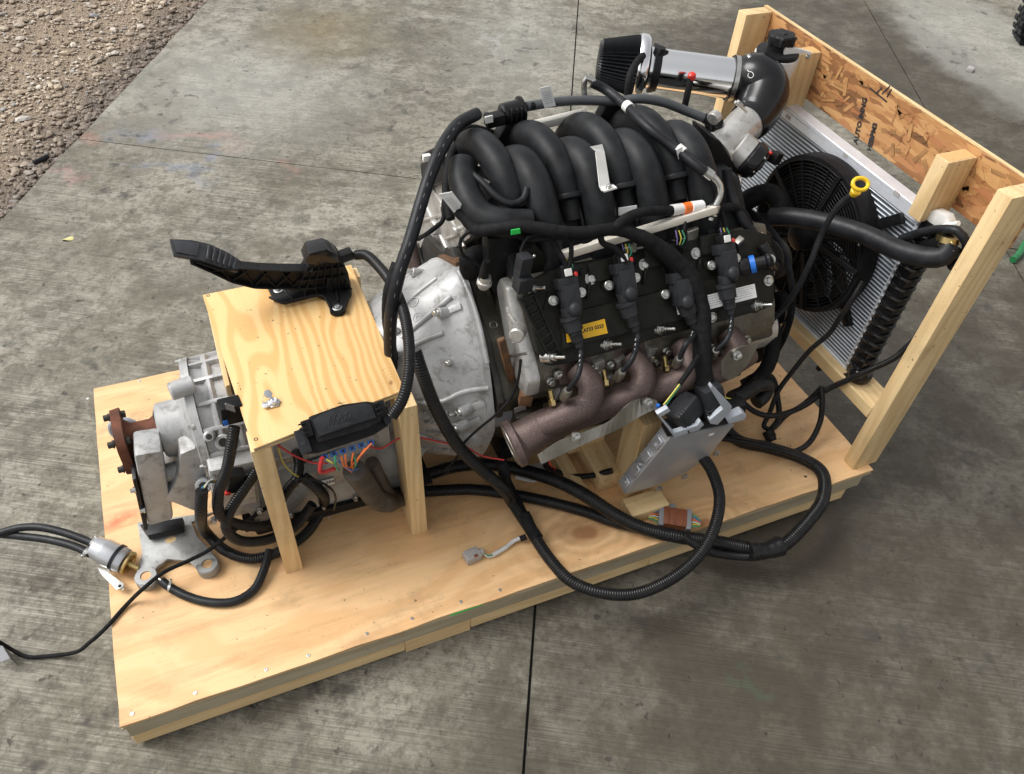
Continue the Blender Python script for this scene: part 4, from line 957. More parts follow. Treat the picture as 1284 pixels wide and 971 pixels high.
# heat shields
def sheet(name, px_, y0, th, m_, par, lab=None, ny=(0, 1, 0)):
    mb = MB(); mb.prism([at(u, v_, y=y0) for u, v_ in px_], V(ny)*th, .0012); return part(name, mb, m_, par, label=lab)
hsld = MB()
def strip(top, bot):
    def rs(L_, n):
        s_ = [(L_[i+1]-L_[i]).length for i in range(len(L_)-1)]; tot = sum(s_); o = []
        for k in range(n+1):
            d = tot*k/n; i = 0
            while i < len(s_)-1 and d > s_[i]: d -= s_[i]; i += 1
            o.append(L_[i].lerp(L_[i+1], min(1, d/s_[i])))
        return o
    P = list(zip(rs(smoothpath([at(*a, y=ya) for a, ya in top], .01), 22), rs(smoothpath([at(*b, y=yb) for b, yb in bot], .01), 22)))
    for k in range(len(P)-1):
        (a0, b0), (a1, b1) = P[k], P[k+1]; n_ = (b0-a0).cross(a1-a0).normalized()*.0025
        hsld.prism([a0, a1, b1, b0], n_)
strip((((674, 570), .12), ((700, 553), .115), ((735, 540), .11), ((765, 527), .11), ((785, 508), .115), ((800, 500), .12), ((822, 502), .125)),
      (((679, 582), .105), ((712, 566), .10), ((745, 551), .095), ((775, 538), .10), ((800, 523), .10), ((812, 517), .10), ((826, 512), .11)))
part('heat_shield', hsld, M['shield'], en, label='thin bent silver heat shield below the manifold')
for q in ((722, 548), (812, 505)): bolt_at(bolt, en, at(*q, y=.104), V((0, -1, .5)), s=1.2)
hsld = MB(); strip((((905, 452), .15), ((915, 440), .145), ((930, 434), .14), ((950, 432), .14)), (((905, 470), .14), ((914, 476), .135), ((925, 470), .13), ((938, 455), .13)))
part('heat_shield', hsld, M['shield'], en); bolt_at(bolt, en, at(924, 446, y=.132), V((0, -1, .5)), s=1.2)
# ---- front cover, accessory drive, water pump in the shade
part('front_cover', MB().prism(yz(1.70, [(.36, .16), (.32, .34), (.36, .54), (.68, .54), (.72, .34), (.68, .16)]), (.045, 0, 0), .01), M['cast_dark'], en)
pu = MB()
for (y, z, r_, x0, w_) in ((.52, .26, .085, 1.76, .03), (.42, .50, .055, 1.775, .028), (.62, .48, .06, 1.775, .028), (.335, .40, .045, 1.765, .03), (.70, .36, .045, 1.765, .03), (.36, .24, .05, 1.765, .03)):
    pm = MB().lathe((x0, y, z), X_, [(0, r_*.9), (0, r_), (.003, r_), (.005, r_*.94), (w_-.005, r_*.94), (w_-.003, r_), (w_, r_), (w_, r_*.8), (w_-.01, r_*.75), (w_-.012, r_*.3), (w_+.004, r_*.28)], 36); part('pulley', pm, M['plastic_gloss' if r_ < .05 else 'dark_steel'], en)
bt = MB(); bt.tube([(1.785, .605, .26), (1.785, .75, .36), (1.785, .68, .49), (1.785, .62, .54), (1.785, .42, .555), (1.785, .30, .44), (1.785, .31, .24), (1.785, .44, .20), (1.785, .52, .175), (1.785, .605, .26)], .012, 8, .01, ell=.3, up0=V((1, 0, 0))); part('drive_belt', bt, M['rubber'], en)
part('water_pump', MB().lathe((1.72, .50, .50), X_, [(0, .08), (.03, .075), (.05, .05), (.06, .05)], 28), M['cast_dark'], en)
part('alternator', MB().lathe((1.64, .33, .36), X_, [(0, .05), (.01, .062), (.10, .062), (.11, .05)], 30), M['head'], en)
for q in ((905, 440), (918, 428), (935, 440)): part('bolt_cap', MB().hexa(at(*q, y=.22), V((0, -1, .2)), .012, .016), M['bare_steel'], en)
# ---------------------------------------------------------------- intake manifold (child parts of the engine's own plastic manifold)
im = thing('intake_manifold', 'black plastic intake manifold with arched runners on top of the engine', 'intake manifold', (1.30, .56, .60))
mb = MB(); mb.prism([V((1.01, .40, .60)), V((1.01, .385, .655)), V((1.01, .47, .745)), V((1.01, .70, .745)), V((1.01, .76, .66)), V((1.01, .70, .60))], (.63, 0, 0), .012); part('plenum', mb, M['manifold'], im)
AX = (1.040, 1.172, 1.312, 1.450); BX_ = (1.098, 1.232, 1.368, 1.506)
def arch(x, pts, r0, r1, name, n=28):
    P = smoothpath([V((x+dx, y, z)) for dx, y, z in pts], .008)
    m_ = MB(); m_.sweep(P, lambda t, i: r0+(r1-r0)*t, n, 1.0, V((1, 0, 0))); return part(name, m_, M['manifold'], im)
for k, x in enumerate(AX):
    pts = [(.010, .488, .762), (.008, .515, .796), (.0, .570, .826), (-.008, .635, .832), (-.014, .700, .800), (-.018, .735, .740), (-.018, .745, .66)]
    a = arch(x, pts, .0325, .038, 'runner')
    # collar, where the far runner dives into its flange
    c = V((x+.010, .490, .764)); d_ = V((0, -.66, -.75)).normalized()
    m_ = MB(); m_.lathe(c-d_*.004, d_, [(0, .031), (.0, .040), (.003, .0415), (.011, .0415), (.013, .037), (.016, .026), (.06, .024)], 30); part('collar', m_, M['manifold'], a)
    p = V((x+.004, .590, .874)); 
    p = V((x-.003, .592, .8625)); part('pip', MB().cyl(p-V((0, 0, .01)), p+V((0, 0, .0015)), .0055, n=12), M['plastic'], a)
for k, x in enumerate(BX_):
    pts = [(-.014, .640, .745), (-.010, .615, .785), (-.004, .565, .818), (.0, .505, .812), (.004, .445, .765), (.006, .410, .700), (.006, .392, .635), (.006, .385, .60)]
    b = arch(x, pts, .0415, .0325, 'runner')
    # parting ribs that run beside each runner
    for s in (-1, 1):
        m_ = MB(); P = smoothpath([V((x+s*(.043-.002*i)+pt[0], pt[1]-.004, pt[2]-.030)) for i, pt in enumerate(pts[2:7])], .01); m_.sweep(P, .0045, 8); part('seam_rib', m_, M['manifold'], b)
# panels between the runners, dark pockets with steps
for k in range(4):
    x0 = AX[k]+.012
    m_ = MB(); m_.prism([V((x0-.040, .485, .715)), V((x0-.040, .435, .665)), V((x0-.040, .405, .59)), V((x0-.040, .47, .59))], (.080, 0, 0), .004)
    m_.box((x0, .447, .690), (.055, .03, .006), rotm(V((1, 0, 0)), V((0, -.7, .7))), .002)
    part('web', m_, M['plastic'], im)
# first cylinder runner tail curling forward at the rear
m_ = MB(); m_.sweep(smoothpath([at(580, 205, y=.60), at(580, 225, y=.56), at(588, 250, y=.51), at(604, 272, y=.465), at(634, 280, y=.43), at(665, 280, y=.42)], .008), lambda t, i: .030+.003*sin(pi*t), 24); part('runner', m_, M['manifold'], im)
m_ = MB(); m_.tube([at(580, 196, y=.60), at(586, 212, y=.57), at(604, 228, y=.52), at(622, 246, y=.48), at(640, 256, y=.455), at(656, 250, y=.455), at(661, 236, y=.47)], .0075, 10); part('seam_rib', m_, M['manifold'], im)
m_ = MB(); m_.tube([V((1.04, .40, .62)), V((1.2, .378, .625)), V((1.40, .378, .625)), V((1.60, .39, .62))], .010, 10, up0=V((0, 0, 1)), ell=.7); part('bead', m_, M['manifold'], im)
# support for the purge valve and rear cross piece
m_ = MB(); m_.prism([at(*q, y=.71) for q in ((622, 178), (635, 158), (660, 156), (675, 176), (672, 190), (625, 192))], (0, .035, 0), .004); part('bracket', m_, M['plastic'], im)
m_ = MB(); m_.prism([at(*q, y=.72) for q in ((752, 148), (762, 132), (790, 130), (800, 146), (798, 160), (756, 160))], (0, .03, 0), .004); part('bracket', m_, M['plastic'], im)
# white steel lifting tab standing on the second runner
wt = MB(); P = [at(740, 184, y=.470), at(754, 182, y=.470)]
top_a, top_b = at(740, 184, y=.47), at(755, 181, y=.47); mid_a, mid_b = at(747, 190, y=.462), at(758, 190, y=.462); lo_a, lo_b = at(752, 234, y=.415), at(765, 233, y=.415); ft_a, ft_b = at(755, 239, y=.405), at(772, 234, y=.405)
for a0, b0, a1, b1 in ((top_a, top_b, mid_a, mid_b), (mid_a, mid_b, lo_a, lo_b), (lo_a, lo_b, ft_a, ft_b)):
    n_ = (b0-a0).cross(a1-a0).normalized()*.003; wt.prism([a0, b0, b1, a1], n_)
wt.box((ft_a+ft_b)/2, (.030, .018, .0035), rotm(ft_b-ft_a, V((0, .2, 1)))); wb = part('lifting_tab', wt, M['white_plastic'], im, label='white bent metal tab standing between two runners')
bolt_at(bolt, wb, (ft_a+ft_b)/2+V((0, 0, .002)), (0, 0, 1), s=.8)
lt_ = at(787, 264, y=.42); part('label', MB().box(lt_, (.045, .002, .018), rotm(V((1, -.1, .02)), V((0, .35, 1))), .0006), M['label_white'], im)
# fuel rails
rl = MB(); a0 = at(705, 320, y=.372); a1 = at(897, 262, y=.372); rl.beam(a0, a1, .020, .018, V((0, .25, 1)), .003); rln = part('fuel_rail', rl, M['rail'], en, label='bright square section fuel rail above the near valve cover')
for q in ((790, 300), (868, 280)): part('rail_bracket', MB().box(at(*q, y=.368)+V((0, -.01, -.03)), (.03, .012, .045), rotm(V((1, 0, .2))), .002), M['shield'], rln)
rl = MB(); rl.beam(at(640, 165, y=.735), at(735, 142, y=.735), .02, .02, V((0, 0, 1)), .003); part('fuel_rail', rl, M['rail'], en)
# injectors with grey connectors under the rail
for k, q in enumerate(((706, 335), (775, 322), (840, 305), (893, 290))):
    p = at(*q, y=.365); part('injector', MB().cyl(p, p+V((0, .03, -.05)), .011, n=16, bev=.002), M['plastic'], en)
    pc = at(q[0]+14, q[1]+4, y=.345); part('injector_plug', MB().box(pc, (.022, .028, .022), rotm(V((1, .3, .1))), .002), M['plastic'], en)
# fuzzy acoustic foam and black housing below the rear of the manifold
m_ = MB(); m_.sph(at(596, 330, y=.47), .040, (1, .7, 1.1), 20).jitter(.008, 30); part('sound_foam', m_, M['tape'], en)
m_ = MB(); m_.prism([at(*q, y=.42) for q in ((612, 300), (655, 298), (660, 345), (622, 372), (612, 350))], (0, .04, 0), .006); part('knock_cover', m_, M['plastic'], en)
m_ = MB(); m_.prism([at(*q, y=.375) for q in ((655, 318), (672, 308), (692, 330), (690, 345), (665, 348))], (0, .03, 0), .005); part('head_bracket', m_, M['cover'], en)
for q, s_ in (((663, 326), 1), ((660, 352), 1)): bolt_at(studb, en, at(*q, y=.355), (0.2, -.6, .8), 'stud', .8)

# ---------------------------------------------------------------- throttle body, elbow, pipe, filter
tb = thing('throttle_body', 'cast aluminium throttle elbow with black round motor housing at the front of the engine', 'throttle body', (1.68, .56, .70))
e0 = at(900, 190, y=.600); e1 = at(936, 155, y=.655); d_ = (e1-e0).normalized()
m_ = MB(); m_.lathe(e0-d_*.02, d_, [(0, .052), (.02, .052), (.03, .045), (.065, .045), ((e1-e0).length+.005, .048), ((e1-e0).length+.04, .048)], 36); part('throat', m_, M['head'], tb, label='bright cast aluminium throat')
c0 = at(925, 186, y=.58); c1 = at(952, 208, y=.53); m_ = MB(); dd = (c1-c0).normalized()
m_.lathe(c0-dd*.005, dd, [(0, .040), (.004, .045), (.035, .045), (.038, .042)], 32); part('motor_flange', m_, M['head'], tb)
m_ = MB(); m_.lathe(c0+dd*.034, dd, [(0, .044), (.004, .048), (.020, .048), (.030, .044), (.034, .036), (.040, .034), (.042, .018)], 36, rf=lambda t, th: 1+.04*max(0, cos(2*th))); mo = part('motor_housing', m_, M['plastic_gloss'], tb)
ra, rb_, rd = frame(dd)
for k in range(6): q = c0+dd*.064+(ra*cos(k*pi/3)+rb_*sin(k*pi/3))*.040; bolt_at(bolt, mo, q, dd, s=.5)
part('raised_mark', MB().box(c0+dd*.077, (.018, .014, .003), rotm(ra, dd), .001), M['plastic'], mo)
part('wire_plug', MB().box(at(972, 198, y=.53), (.03, .025, .03), rotm(V((1, .3, -.4))), .003), M['plastic'], tb); part('red_tab', MB().box(at(966, 192, y=.52), (.008, .008, .006), None, .001), M['red'], tb)
m_ = MB(); m_.prism([at(*q, y=.54) for q in ((888, 168), (905, 178), (925, 212), (930, 250), (905, 262), (893, 225))], (0, .08, 0), .008); part('mounting_block', m_, M['plastic'], tb)
for q in ((893, 150), (888, 178)): part('flange_ear', MB().cyl(at(*q, y=.60), at(*q, y=.60)+d_*.02, .016, n=18, bev=.002), M['head'], tb)

ai = thing('air_intake_pipe', 'polished aluminium intake pipe joining the cone air filter to the black elbow', 'intake pipe', (1.66, .80, .80))
pl0 = at(805, 84, y=.895); pr0 = at(928, 100, y=.775); d_ = (pr0-pl0).normalized()
PR = .052
m_ = MB(); m_.lathe(pl0-d_*.01, d_, [(0, PR-.003), (.002, PR)] + [(.01+.01*k, PR) for k in range(1, int((pr0-pl0).length/.01))] + [((pr0-pl0).length, PR)], 48); pp_ = part('pipe', m_, M['chrome'], ai)
# sensor bung, black sensor and pigtail
p = pl0+d_*.030+V((0, -.02, .048)); part('air_sensor', MB().box(p, (.035, .022, .024), rotm(V((1, .2, -.3))), .003).cyl(p+V((0, 0, -.015)), p+V((.0, -.002, .016)), .010, n=14), M['plastic'], ai)
0 and part('dark_grommet', MB().ring(pl0+d_*.072+V((0, -.045, .02)), V((0, -1, .5)), .013, .004, ell=1.3), M['rubber'], ai)
ka = MB(); ka.tube([at(806, 70, y=.83), at(796, 82, y=.79), at(789, 100, y=.74), at(787, 122, y=.73)], .009, 12); part('sensor_pigtail', ka, M['tape'], ai)
# vacuum hose with red cap standing in front
m_ = MB(); m_.tube([at(866, 98, y=.735), at(862, 118, y=.725), at(857, 140, y=.72)], .0085, 14); st_ = part('breather_tube', m_, M['plastic'], ai); part('red_cap', MB().lathe(at(867, 99, y=.735), (at(867, 90, y=.735)-at(866, 99, y=.735)), [(0, .0105), (.012, .0105), (.016, .006)], 16), M['red'], st_)
af = thing('air_filter', 'black pleated cone air filter with chrome end ring', 'air filter', (1.50, .86, .82))
# pleated cone
fb = pl0-d_*.006; m_ = MB()
NP = 46; prof = [(0, .078), (.02, .076), (.105, .056), (.112, .048), (.114, .0)]
a_, b_, dz = frame(-d_); rings = []
for t, r in prof:
    ring = []
    for k in range(NP*2):
        th = pi*k/NP; rr = r*(1 if k % 2 == 0 or r < .052 else .90); ring.append(m_._v(fb+dz*t+a_*rr*cos(th)+b_*rr*sin(th)))
    rings.append(ring)
for R0, R1 in zip(rings, rings[1:]):
    for k in range(NP*2): m_.bm.faces.new((R0[k], R0[(k+1) % (NP*2)], R1[(k+1) % (NP*2)], R1[k]))
part('pleated_element', m_, M['rubber'], af, sharp=20)
m_ = MB(); m_.lathe(fb-d_*.012, d_, [(0, .074), (0, .080), (.004, .083), (.020, .083), (.026, .079), (.028, .060), (.034, .053), (.05, .053)], 56); part('end_ring', m_, M['chrome'], af)
m_ = MB(); m_.lathe(fb+d_*.030, d_, [(0, .062), (.004, .062), (.020, .057)], 48); part('clamp_lip', m_, M['rubber'], af)
for k in range(3): pass
part('hose_clamp', MB().lathe(fb+d_*.034, d_, [(0, .0585), (.010, .0585)], 48, caps=False), M['bare_steel'], af)
el = thing('elbow_coupler', 'glossy black silicone elbow joining the intake pipe to the throttle body', 'hose coupler', (1.80, .72, .76))
m_ = MB(); dt_ = (e1-e0).normalized(); P = [pr0-d_*.03, pr0+d_*.008, at(948, 98, y=.748), at(958, 112, y=.718), e1+dt_*.032, e1+dt_*.0]
m_.sweep(smoothpath(P, .008), lambda t, i: .0565+.010*sin(pi*t)-.005*t, 36); eb = part('elbow_body', m_, M['silicone'], el)
part('hose_clamp', MB().lathe(pr0-d_*.026, d_, [(0, .0585), (.012, .0585)], 48, caps=False), M['bare_steel'], el)
q1 = e1+dt_*.012; dq = -dt_
part('hose_clamp', MB().lathe(q1-dq*.006, dq, [(0, .0505), (.0, .0515), (.013, .0515), (.013, .0505)], 48, caps=False), M['bare_steel'], el)
part('clamp_screw', MB().box(at(928, 132, y=.62), (.028, .010, .012), rotm(V((.6, -.2, -.6))), .002).cyl(at(922, 128, y=.62), at(936, 141, y=.61), .004, n=10), M['bare_steel'], el)
part('clamp_screw', MB().box(pr0+V((.0, -.01, .064)), (.02, .010, .012), rotm(V((.3, 1, 0))), .002), M['bare_steel'], el)
# maker's squiggle in white on the elbow
sq = MB(); O_ = at(941, 96, y=.70)
pth = 0 and [at(*q, y=.6950) for q in ((937, 87), (939, 92), (944, 93), (944, 98), (939, 98), (937, 94), (942, 91))]
sq = MB(); sq.tube([surf(eb, *q) for q in ((937, 88), (939, 90), (943, 91), (945, 95), (942, 98), (938, 96), (939, 92))], .0011, 6, .002); part('emblem', sq, M['white_plastic'], el)
# ---------------------------------------------------------------- coolant reservoir
rs = thing('coolant_reservoir', 'white plastic coolant tank with black ribbed cap hanging on the crate end', 'tank', (1.98, .80, .70))
rc = at(975, 66, y=.79)
m_ = MB(); m_.lathe(rc-V((0, 0, .155)), V((0, 0, 1)), [(0, .035), (.004, .042), (.11, .054), (.135, .059), (.150, .059)], 36); part('tank', m_, M['white_plastic'], rs)
mb = MB(); mb.prism([at(*q, y=.755) for q in ((985, 60), (1005, 62), (1028, 69), (1024, 75), (1006, 80), (990, 112), (978, 112))], (0, .012, 0), .003); part('mounting_wing', mb, M['white_plastic'], rs)
m_ = MB(); m_.lathe(rc-V((0, 0, .006)), V((0, 0, 1)), [(0, .050), (.0, .055), (.010, .056), (.014, .053), (.016, .030), (.030, .030)], 40); cpn = part('cap_collar', m_, M['plastic'], rs)
m_ = MB(); m_.lathe(rc+V((0, 0, .022)), V((0, 0, 1)), [(0, .028), (.004, .034), (.024, .034), (.028, .030), (.029, .012), (.031, .010)], 48, rf=lambda t, th: 1+(.10 if cos(6*th) > .2 else -.02)); part('screw_cap', m_, M['plastic'], rs)
bolt_at(bolt, rs, at(1013, 70, y=.752), (0, -.6, 1), s=.8)

# ---------------------------------------------------------------- radiator and fan
M['pale_alu'] = simple('dull_pale_aluminium', (.72, .74, .78), (.62, .64, .68), .42, .4, sc=14, bump=.03)
ra = thing('radiator', 'aluminium core radiator with ribbed black side tanks standing between the posts', 'radiator', (2.0, .49, .22))
RXf = 1.985; y0r, y1r, z0r, z1r = .215, .845, .228, .728
part('core', MB().span((RXf+.004, y0r, z0r), (RXf+.026, y1r, z1r)), (lambda: M['fin'])() if 'fin' in M else None, ra) if 0 else None
N = NT('louvred_fins'); v = N.tc.outputs['Object']
wv = N.n('ShaderNodeTexWave', wave_type='BANDS', bands_direction='Y'); wv.inputs['Scale'].default_value = 130; N.l(v, wv.inputs['Vector'])
col = N.mix(wv.outputs['Fac'], (.07, .08, .09), (.26, .29, .32)); M['fin'] = N.set(col=col, rough=.45, metal=.7, nrm=N.bump(wv.outputs['Fac'], .6, .001))
core = part('fin_core', MB().span((RXf+.003, y0r, z0r), (RXf+.026, y1r, z1r)), M['fin'], ra)
tubem = mesh_of('cooling_tube', MB().box((0, 0, 0), (.020, y1r-y0r-.002, .0032), None, .001), simple('radiator_tube_aluminium', (.66, .69, .73), (.54, .57, .61), .36, .6, sc=20, bump=.05))
nt_ = 44
for k in range(nt_):
    z = z0r+(z1r-z0r)*(k+.5)/nt_; inst('cooling_tube', tubem, core, Matrix.Translation((RXf+.0095, (y0r+y1r)/2, z)))
m_ = MB(); m_.span((RXf-.003, y0r-.01, z1r), (RXf+.036, y1r+.005, z1r+.012), .002); m_.span((RXf-.003, y0r-.01, z1r-.022), (RXf-.0005, y1r+.005, z1r), .0); part('top_channel', m_, M['pale_alu'], ra)
part('bottom_channel', MB().span((RXf-.003, y0r-.01, z0r-.010), (RXf+.030, y1r+.005, z0r), .002), M['pale_alu'], ra)
for sy, yy in ((1, y0r-.004), (-1, y1r+.004)):
    part('header_plate', MB().span((RXf-.002, yy-.007, z0r-.008), (RXf+.034, yy+.007, z1r+.008), .002), M['pale_alu'], ra)
    yt = yy-sy*.030; tk = MB().span((RXf-.010, yt-.022, z0r-.008), (RXf+.040, yt+.024, z1r+.006), .012); tkn = part('side_tank', tk, M['plastic_gloss'], ra)
    for k in range(15):
        z = z0r+.035+k*.031; part('tank_rib', MB().ring((RXf+.014, yt, z), (0, 0, 1), .0265, .0055, 20, 8, ell=1.0), M['plastic_gloss'], tkn)
    tb_ = mesh_of('crimp_tab', MB().box((0, 0, 0), (.003, .005, .010)), M['satin_alu'])
    for k in range(24): inst('crimp_tab', tb_, tkn, Matrix.Translation((RXf-.0045, yy-sy*.003, z0r+.01+k*.0205)))
part('tank_foot', MB().sph((RXf+.012, y0r-.045, z0r+.005), .034, (1, 1, .9), 16), M['plastic_gloss'], ra)
part('tank_foot', MB().cyl((RXf-.02, y0r-.035, z0r-.018), (RXf+.01, y0r-.035, z0r-.02), .020, n=16), M['plastic_gloss'], ra)
pc_ = at(1190, 305, y=y0r-.05)
nk = MB(); n0 = V((RXf+.012, y0r-.032, .655)); nk.cyl(n0, at(1188, 305, x=RXf-.02), .022, n=22); nk.ring(n0, (0, 0, 1), .03, .01); part('inlet_neck', nk, M['plastic_gloss'], ra)
m_ = MB(); m_.prism([at(*q, x=RXf-.006) for q in ((1157, 268), (1172, 263), (1186, 270), (1190, 280), (1178, 286), (1163, 280))], (.025, 0, 0), .004); part('filler_bracket', m_, M['white_plastic'], ra)
m_ = MB(); m_.cyl(at(1183, 284, x=RXf-.01), at(1202, 280, x=RXf-.01), .006, n=14); part('overflow_nipple', m_, M['white_plastic'], ra)
for q, s_ in (((988, 147), .02), ((1124, 243), .02), ((1060, 195), .014)): part('label', MB().box(at(*q, x=RXf-.004), (.0008, s_, .010), None), M['light_grey'], ra)
for q in ((1027, 462), (1048, 466), (1035, 455)): part('mount_clip', MB().box(at(*q, x=RXf-.01), (.012, .014, .012), None, .001), M['plastic'] if q[0] != 1048 else M['satin_alu'], ra)
fn = thing('cooling_fan', 'round black electric fan with fine guard grille on the radiator face', 'fan', (1.93, .47, .31))
fc = V((1.925, .470, .510)); FR = .214
m_ = MB(); m_.lathe(fc, X_, [(0, FR-.012), (.0, FR), (.010, FR+.002), (.045, FR+.002), (.055, FR-.004), (.055, FR-.03), (.052, FR-.03)], 72, caps=False); m_.lathe(fc+X_*.0, X_, [(.0, FR-.012), (.052, FR-.014)], 72, caps=False); part('shroud', m_, M['fan'], fn)
# guard: rings and spokes
gm = []
for k in range(17):
    r = .052+k*.0094
    gm = MB().ring(fc-X_*.002, X_, r, .00135 if k % 4 else .002, 64, 5); part('guard_ring', gm, M['fan'], fn)
spk = mesh_of('guard_spoke', MB().box((0, 0, .125), (.004, .0028, .155)), M['fan'])
for k in range(24):
    inst('guard_spoke', spk, fn, Matrix.Translation(fc-X_*.003) @ Matrix.Rotation(2*pi*k/24, 4, 'X'))
for k in range(5):
    an = 2*pi*k/5+.5; q = V((0, cos(an), sin(an))); part('stay', MB().beam(fc-X_*.004+q*.045, fc-X_*.004+q*(FR-.004), .008, .014, q.cross(X_), .001), M['fan'], fn)
bl = MB()
for k in range(10):
    an = 2*pi*k/10; 
    bl = MB(); pts = []
    n_ = 8
    A_ = []; B_ = []
    for i in range(n_+1):
        r = .048+(.192-.048)*i/n_; sw = .55*(i/n_)**1.6; hw = .36-.06*i/n_
        for lst, s, xx in ((A_, -1, .012), (B_, 1, .036)):
            t_ = an+sw+s*hw; lst.append(fc+V((xx, cos(t_)*r, sin(t_)*r)))
    for i in range(n_): bl.prism([A_[i], A_[i+1], B_[i+1], B_[i]], (.0022, 0, 0))
    part('fan_blade', bl, M['fan'], fn)
part('hub', MB().lathe(fc-X_*.004, X_, [(0, .030), (.004, .052), (.03, .055)], 40), M['fan'], fn)
part('motor', MB().lathe(fc-X_*.032, X_, [(0, .028), (.004, .036), (.03, .036)], 36), M['plastic'], fn)
for (y, z, y2, z2) in ((.31, .40, .255, .345), (.31, .64, .25, .70), (.64, .40, .70, .34)):
    part('mounting_foot', MB().beam((RXf-.010, y, z), (RXf-.010, y2, z2), .028, .014, V((1, 0, 0)), .004), M['plastic_gloss'], fn)
# ---------------------------------------------------------------- hoses, looms and cables
def A(*pts): return [at(u, v_, **{k: c}) for u, v_, k, c in pts]
H = {}
def hose(name, label, cat, pts, r, m_='rubber', kind='tube', **kw):
    b = MB(); getattr(b, kind)(pts, r, **kw); H[name] = o_ = solo(name, b, M[m_], label, cat); return o_
def hthing(name, label, cat, pts, r, m_='rubber', kind='tube', body='hose_body', **kw):
    loc = min(pts, key=lambda p: p.z); t = thing(name, label, cat, loc); b = MB(); getattr(b, kind)(pts, r, **kw); part(body, b, M[m_], t); return t
def clamp(parent, p, d, r, name='hose_clamp', w_=.010, screw=V((0, -.3, 1)), m_='bare_steel'):
    d = V(d).normalized(); c = part(name, MB().lathe(V(p)-d*w_/2, d, [(0, r), (0, r+.0012), (w_, r+.0012), (w_, r)], 28), M[m_], parent)
    s = screw-d*screw.dot(d); s.normalize(); part('clamp_ear', MB().box(V(p)+s*(r+.004), (.006, .008, .012), rotm(d, s), .001), M[m_], c); return c
def dirs(pts, i): return (pts[min(i+1, len(pts)-1)]-pts[max(i-1, 0)]).normalized()
# grey vapour hose along the back, purge valve, long line down the left
P = A((598, 143, 'y', .72), (575, 156, 'y', .68), (556, 182, 'y', .62), (541, 215, 'y', .57), (528, 255, 'y', .52), (515, 300, 'y', .47), (500, 345, 'y', .43), (491, 390, 'y', .41), (489, 430, 'y', .41), (492, 470, 'y', .41))
fl = hthing('fuel_vapour_hose', 'long grey rubber hose arching from the purge valve down past the bell housing', 'hose', P, .0145, 'rubber', n=16)
Pp = smoothpath(P, .012)
for k in range(34):
    i = 6+k*2
    if i > len(Pp)-3: break
    p = Pp[i]; d_ = (Pp[i+1]-Pp[i-1]).normalized(); nn = V((-.1, -.75, .65)); nn = (nn-d_*nn.dot(d_)).normalized()
    if k % 6 != 5: part('print', MB().beam(p-d_*.0045+nn*.0144, p+d_*.0045+nn*.0144, .0011, .0005, nn), M['dull_grey'], fl)
P = A((660, 134, 'y', .74), (690, 129, 'y', .74), (730, 126, 'y', .74), (775, 127, 'y', .72), (800, 124, 'y', .71), (830, 128, 'y', .70), (862, 140, 'y', .68), (882, 148, 'y', .66))
vh = hthing('vapour_hose', 'thick grey hose running behind the intake runners with white barcode tag', 'hose', P, .0115, 'rubber_grey', n=16)
tg = MB(); O_ = at(687, 130, y=.725); tg.prism([at(*q, y=.722) for q in ((676, 111), (690, 108), (697, 133), (683, 136))], (0, .0012, 0)); tgp = part('tag', tg, M['label_white'], vh)
for k in range(7): a0 = at(680+k*.6, 116+k*2.4, y=.7212); a1 = at(690+k*.6, 114+k*2.4, y=.7212); part('print', MB().beam(a0, a1, .0004, .0008, V((0, 0, 1))), M['print_grey'], tgp)
part('quick_connector', MB().lathe(P[-1], (P[-1]-P[-2]), [(0, .012), (.012, .013), (.016, .0155), (.024, .0155), (.030, .012), (.036, .0155), (.044, .0155), (.05, .012)], 20), M['plastic'], vh)
part('elbow_fitting', MB().tube(A((890, 152, 'y', .66), (892, 165, 'y', .655), (890, 172, 'y', .65)), .015, 14), M['plastic'], vh)
pv = thing('purge_valve', 'small black purge valve with connector on top of the rear runner', 'valve', at(635, 150, y=.73))
c = at(642, 140, y=.735); dv = V((1, .05, .1)).normalized()
m_ = MB(); m_.lathe(c-dv*.028, dv, [(0, .020), (.004, .024), (.045, .024), (.048, .030), (.054, .030), (.056, .018)], 30); part('valve_body', m_, M['plastic_gloss'], pv)
part('nozzle', MB().lathe(c-dv*.07+V((0, 0, .004)), dv, [(0, .0075), (.003, .010), (.010, .0095), (.014, .0075), (.045, .008)], 18), M['plastic'], pv)
part('nozzle', MB().lathe(c+dv*.028, dv, [(0, .008), (.018, .008), (.020, .0105), (.03, .010)], 18), M['plastic'], pv)
part('plug', MB().box(at(620, 150, y=.715), (.045, .028, .026), rotm(V((1, 0, .1))), .003), M['plastic'], pv)
part('white_lock', MB().box(at(613, 150, y=.700), (.020, .004, .018), rotm(V((1, 0, .1))), .001), M['white_plastic'], pv)
for k in range(3): part('body_rib', MB().box(c+V((-.012+k*.013, -.024, .004)), (.004, .012, .030), None, .001), M['plastic'], pv)
part('mounting_foot', MB().box(c+V((0, 0, -.035)), (.05, .03, .03), None, .004), M['plastic'], pv)
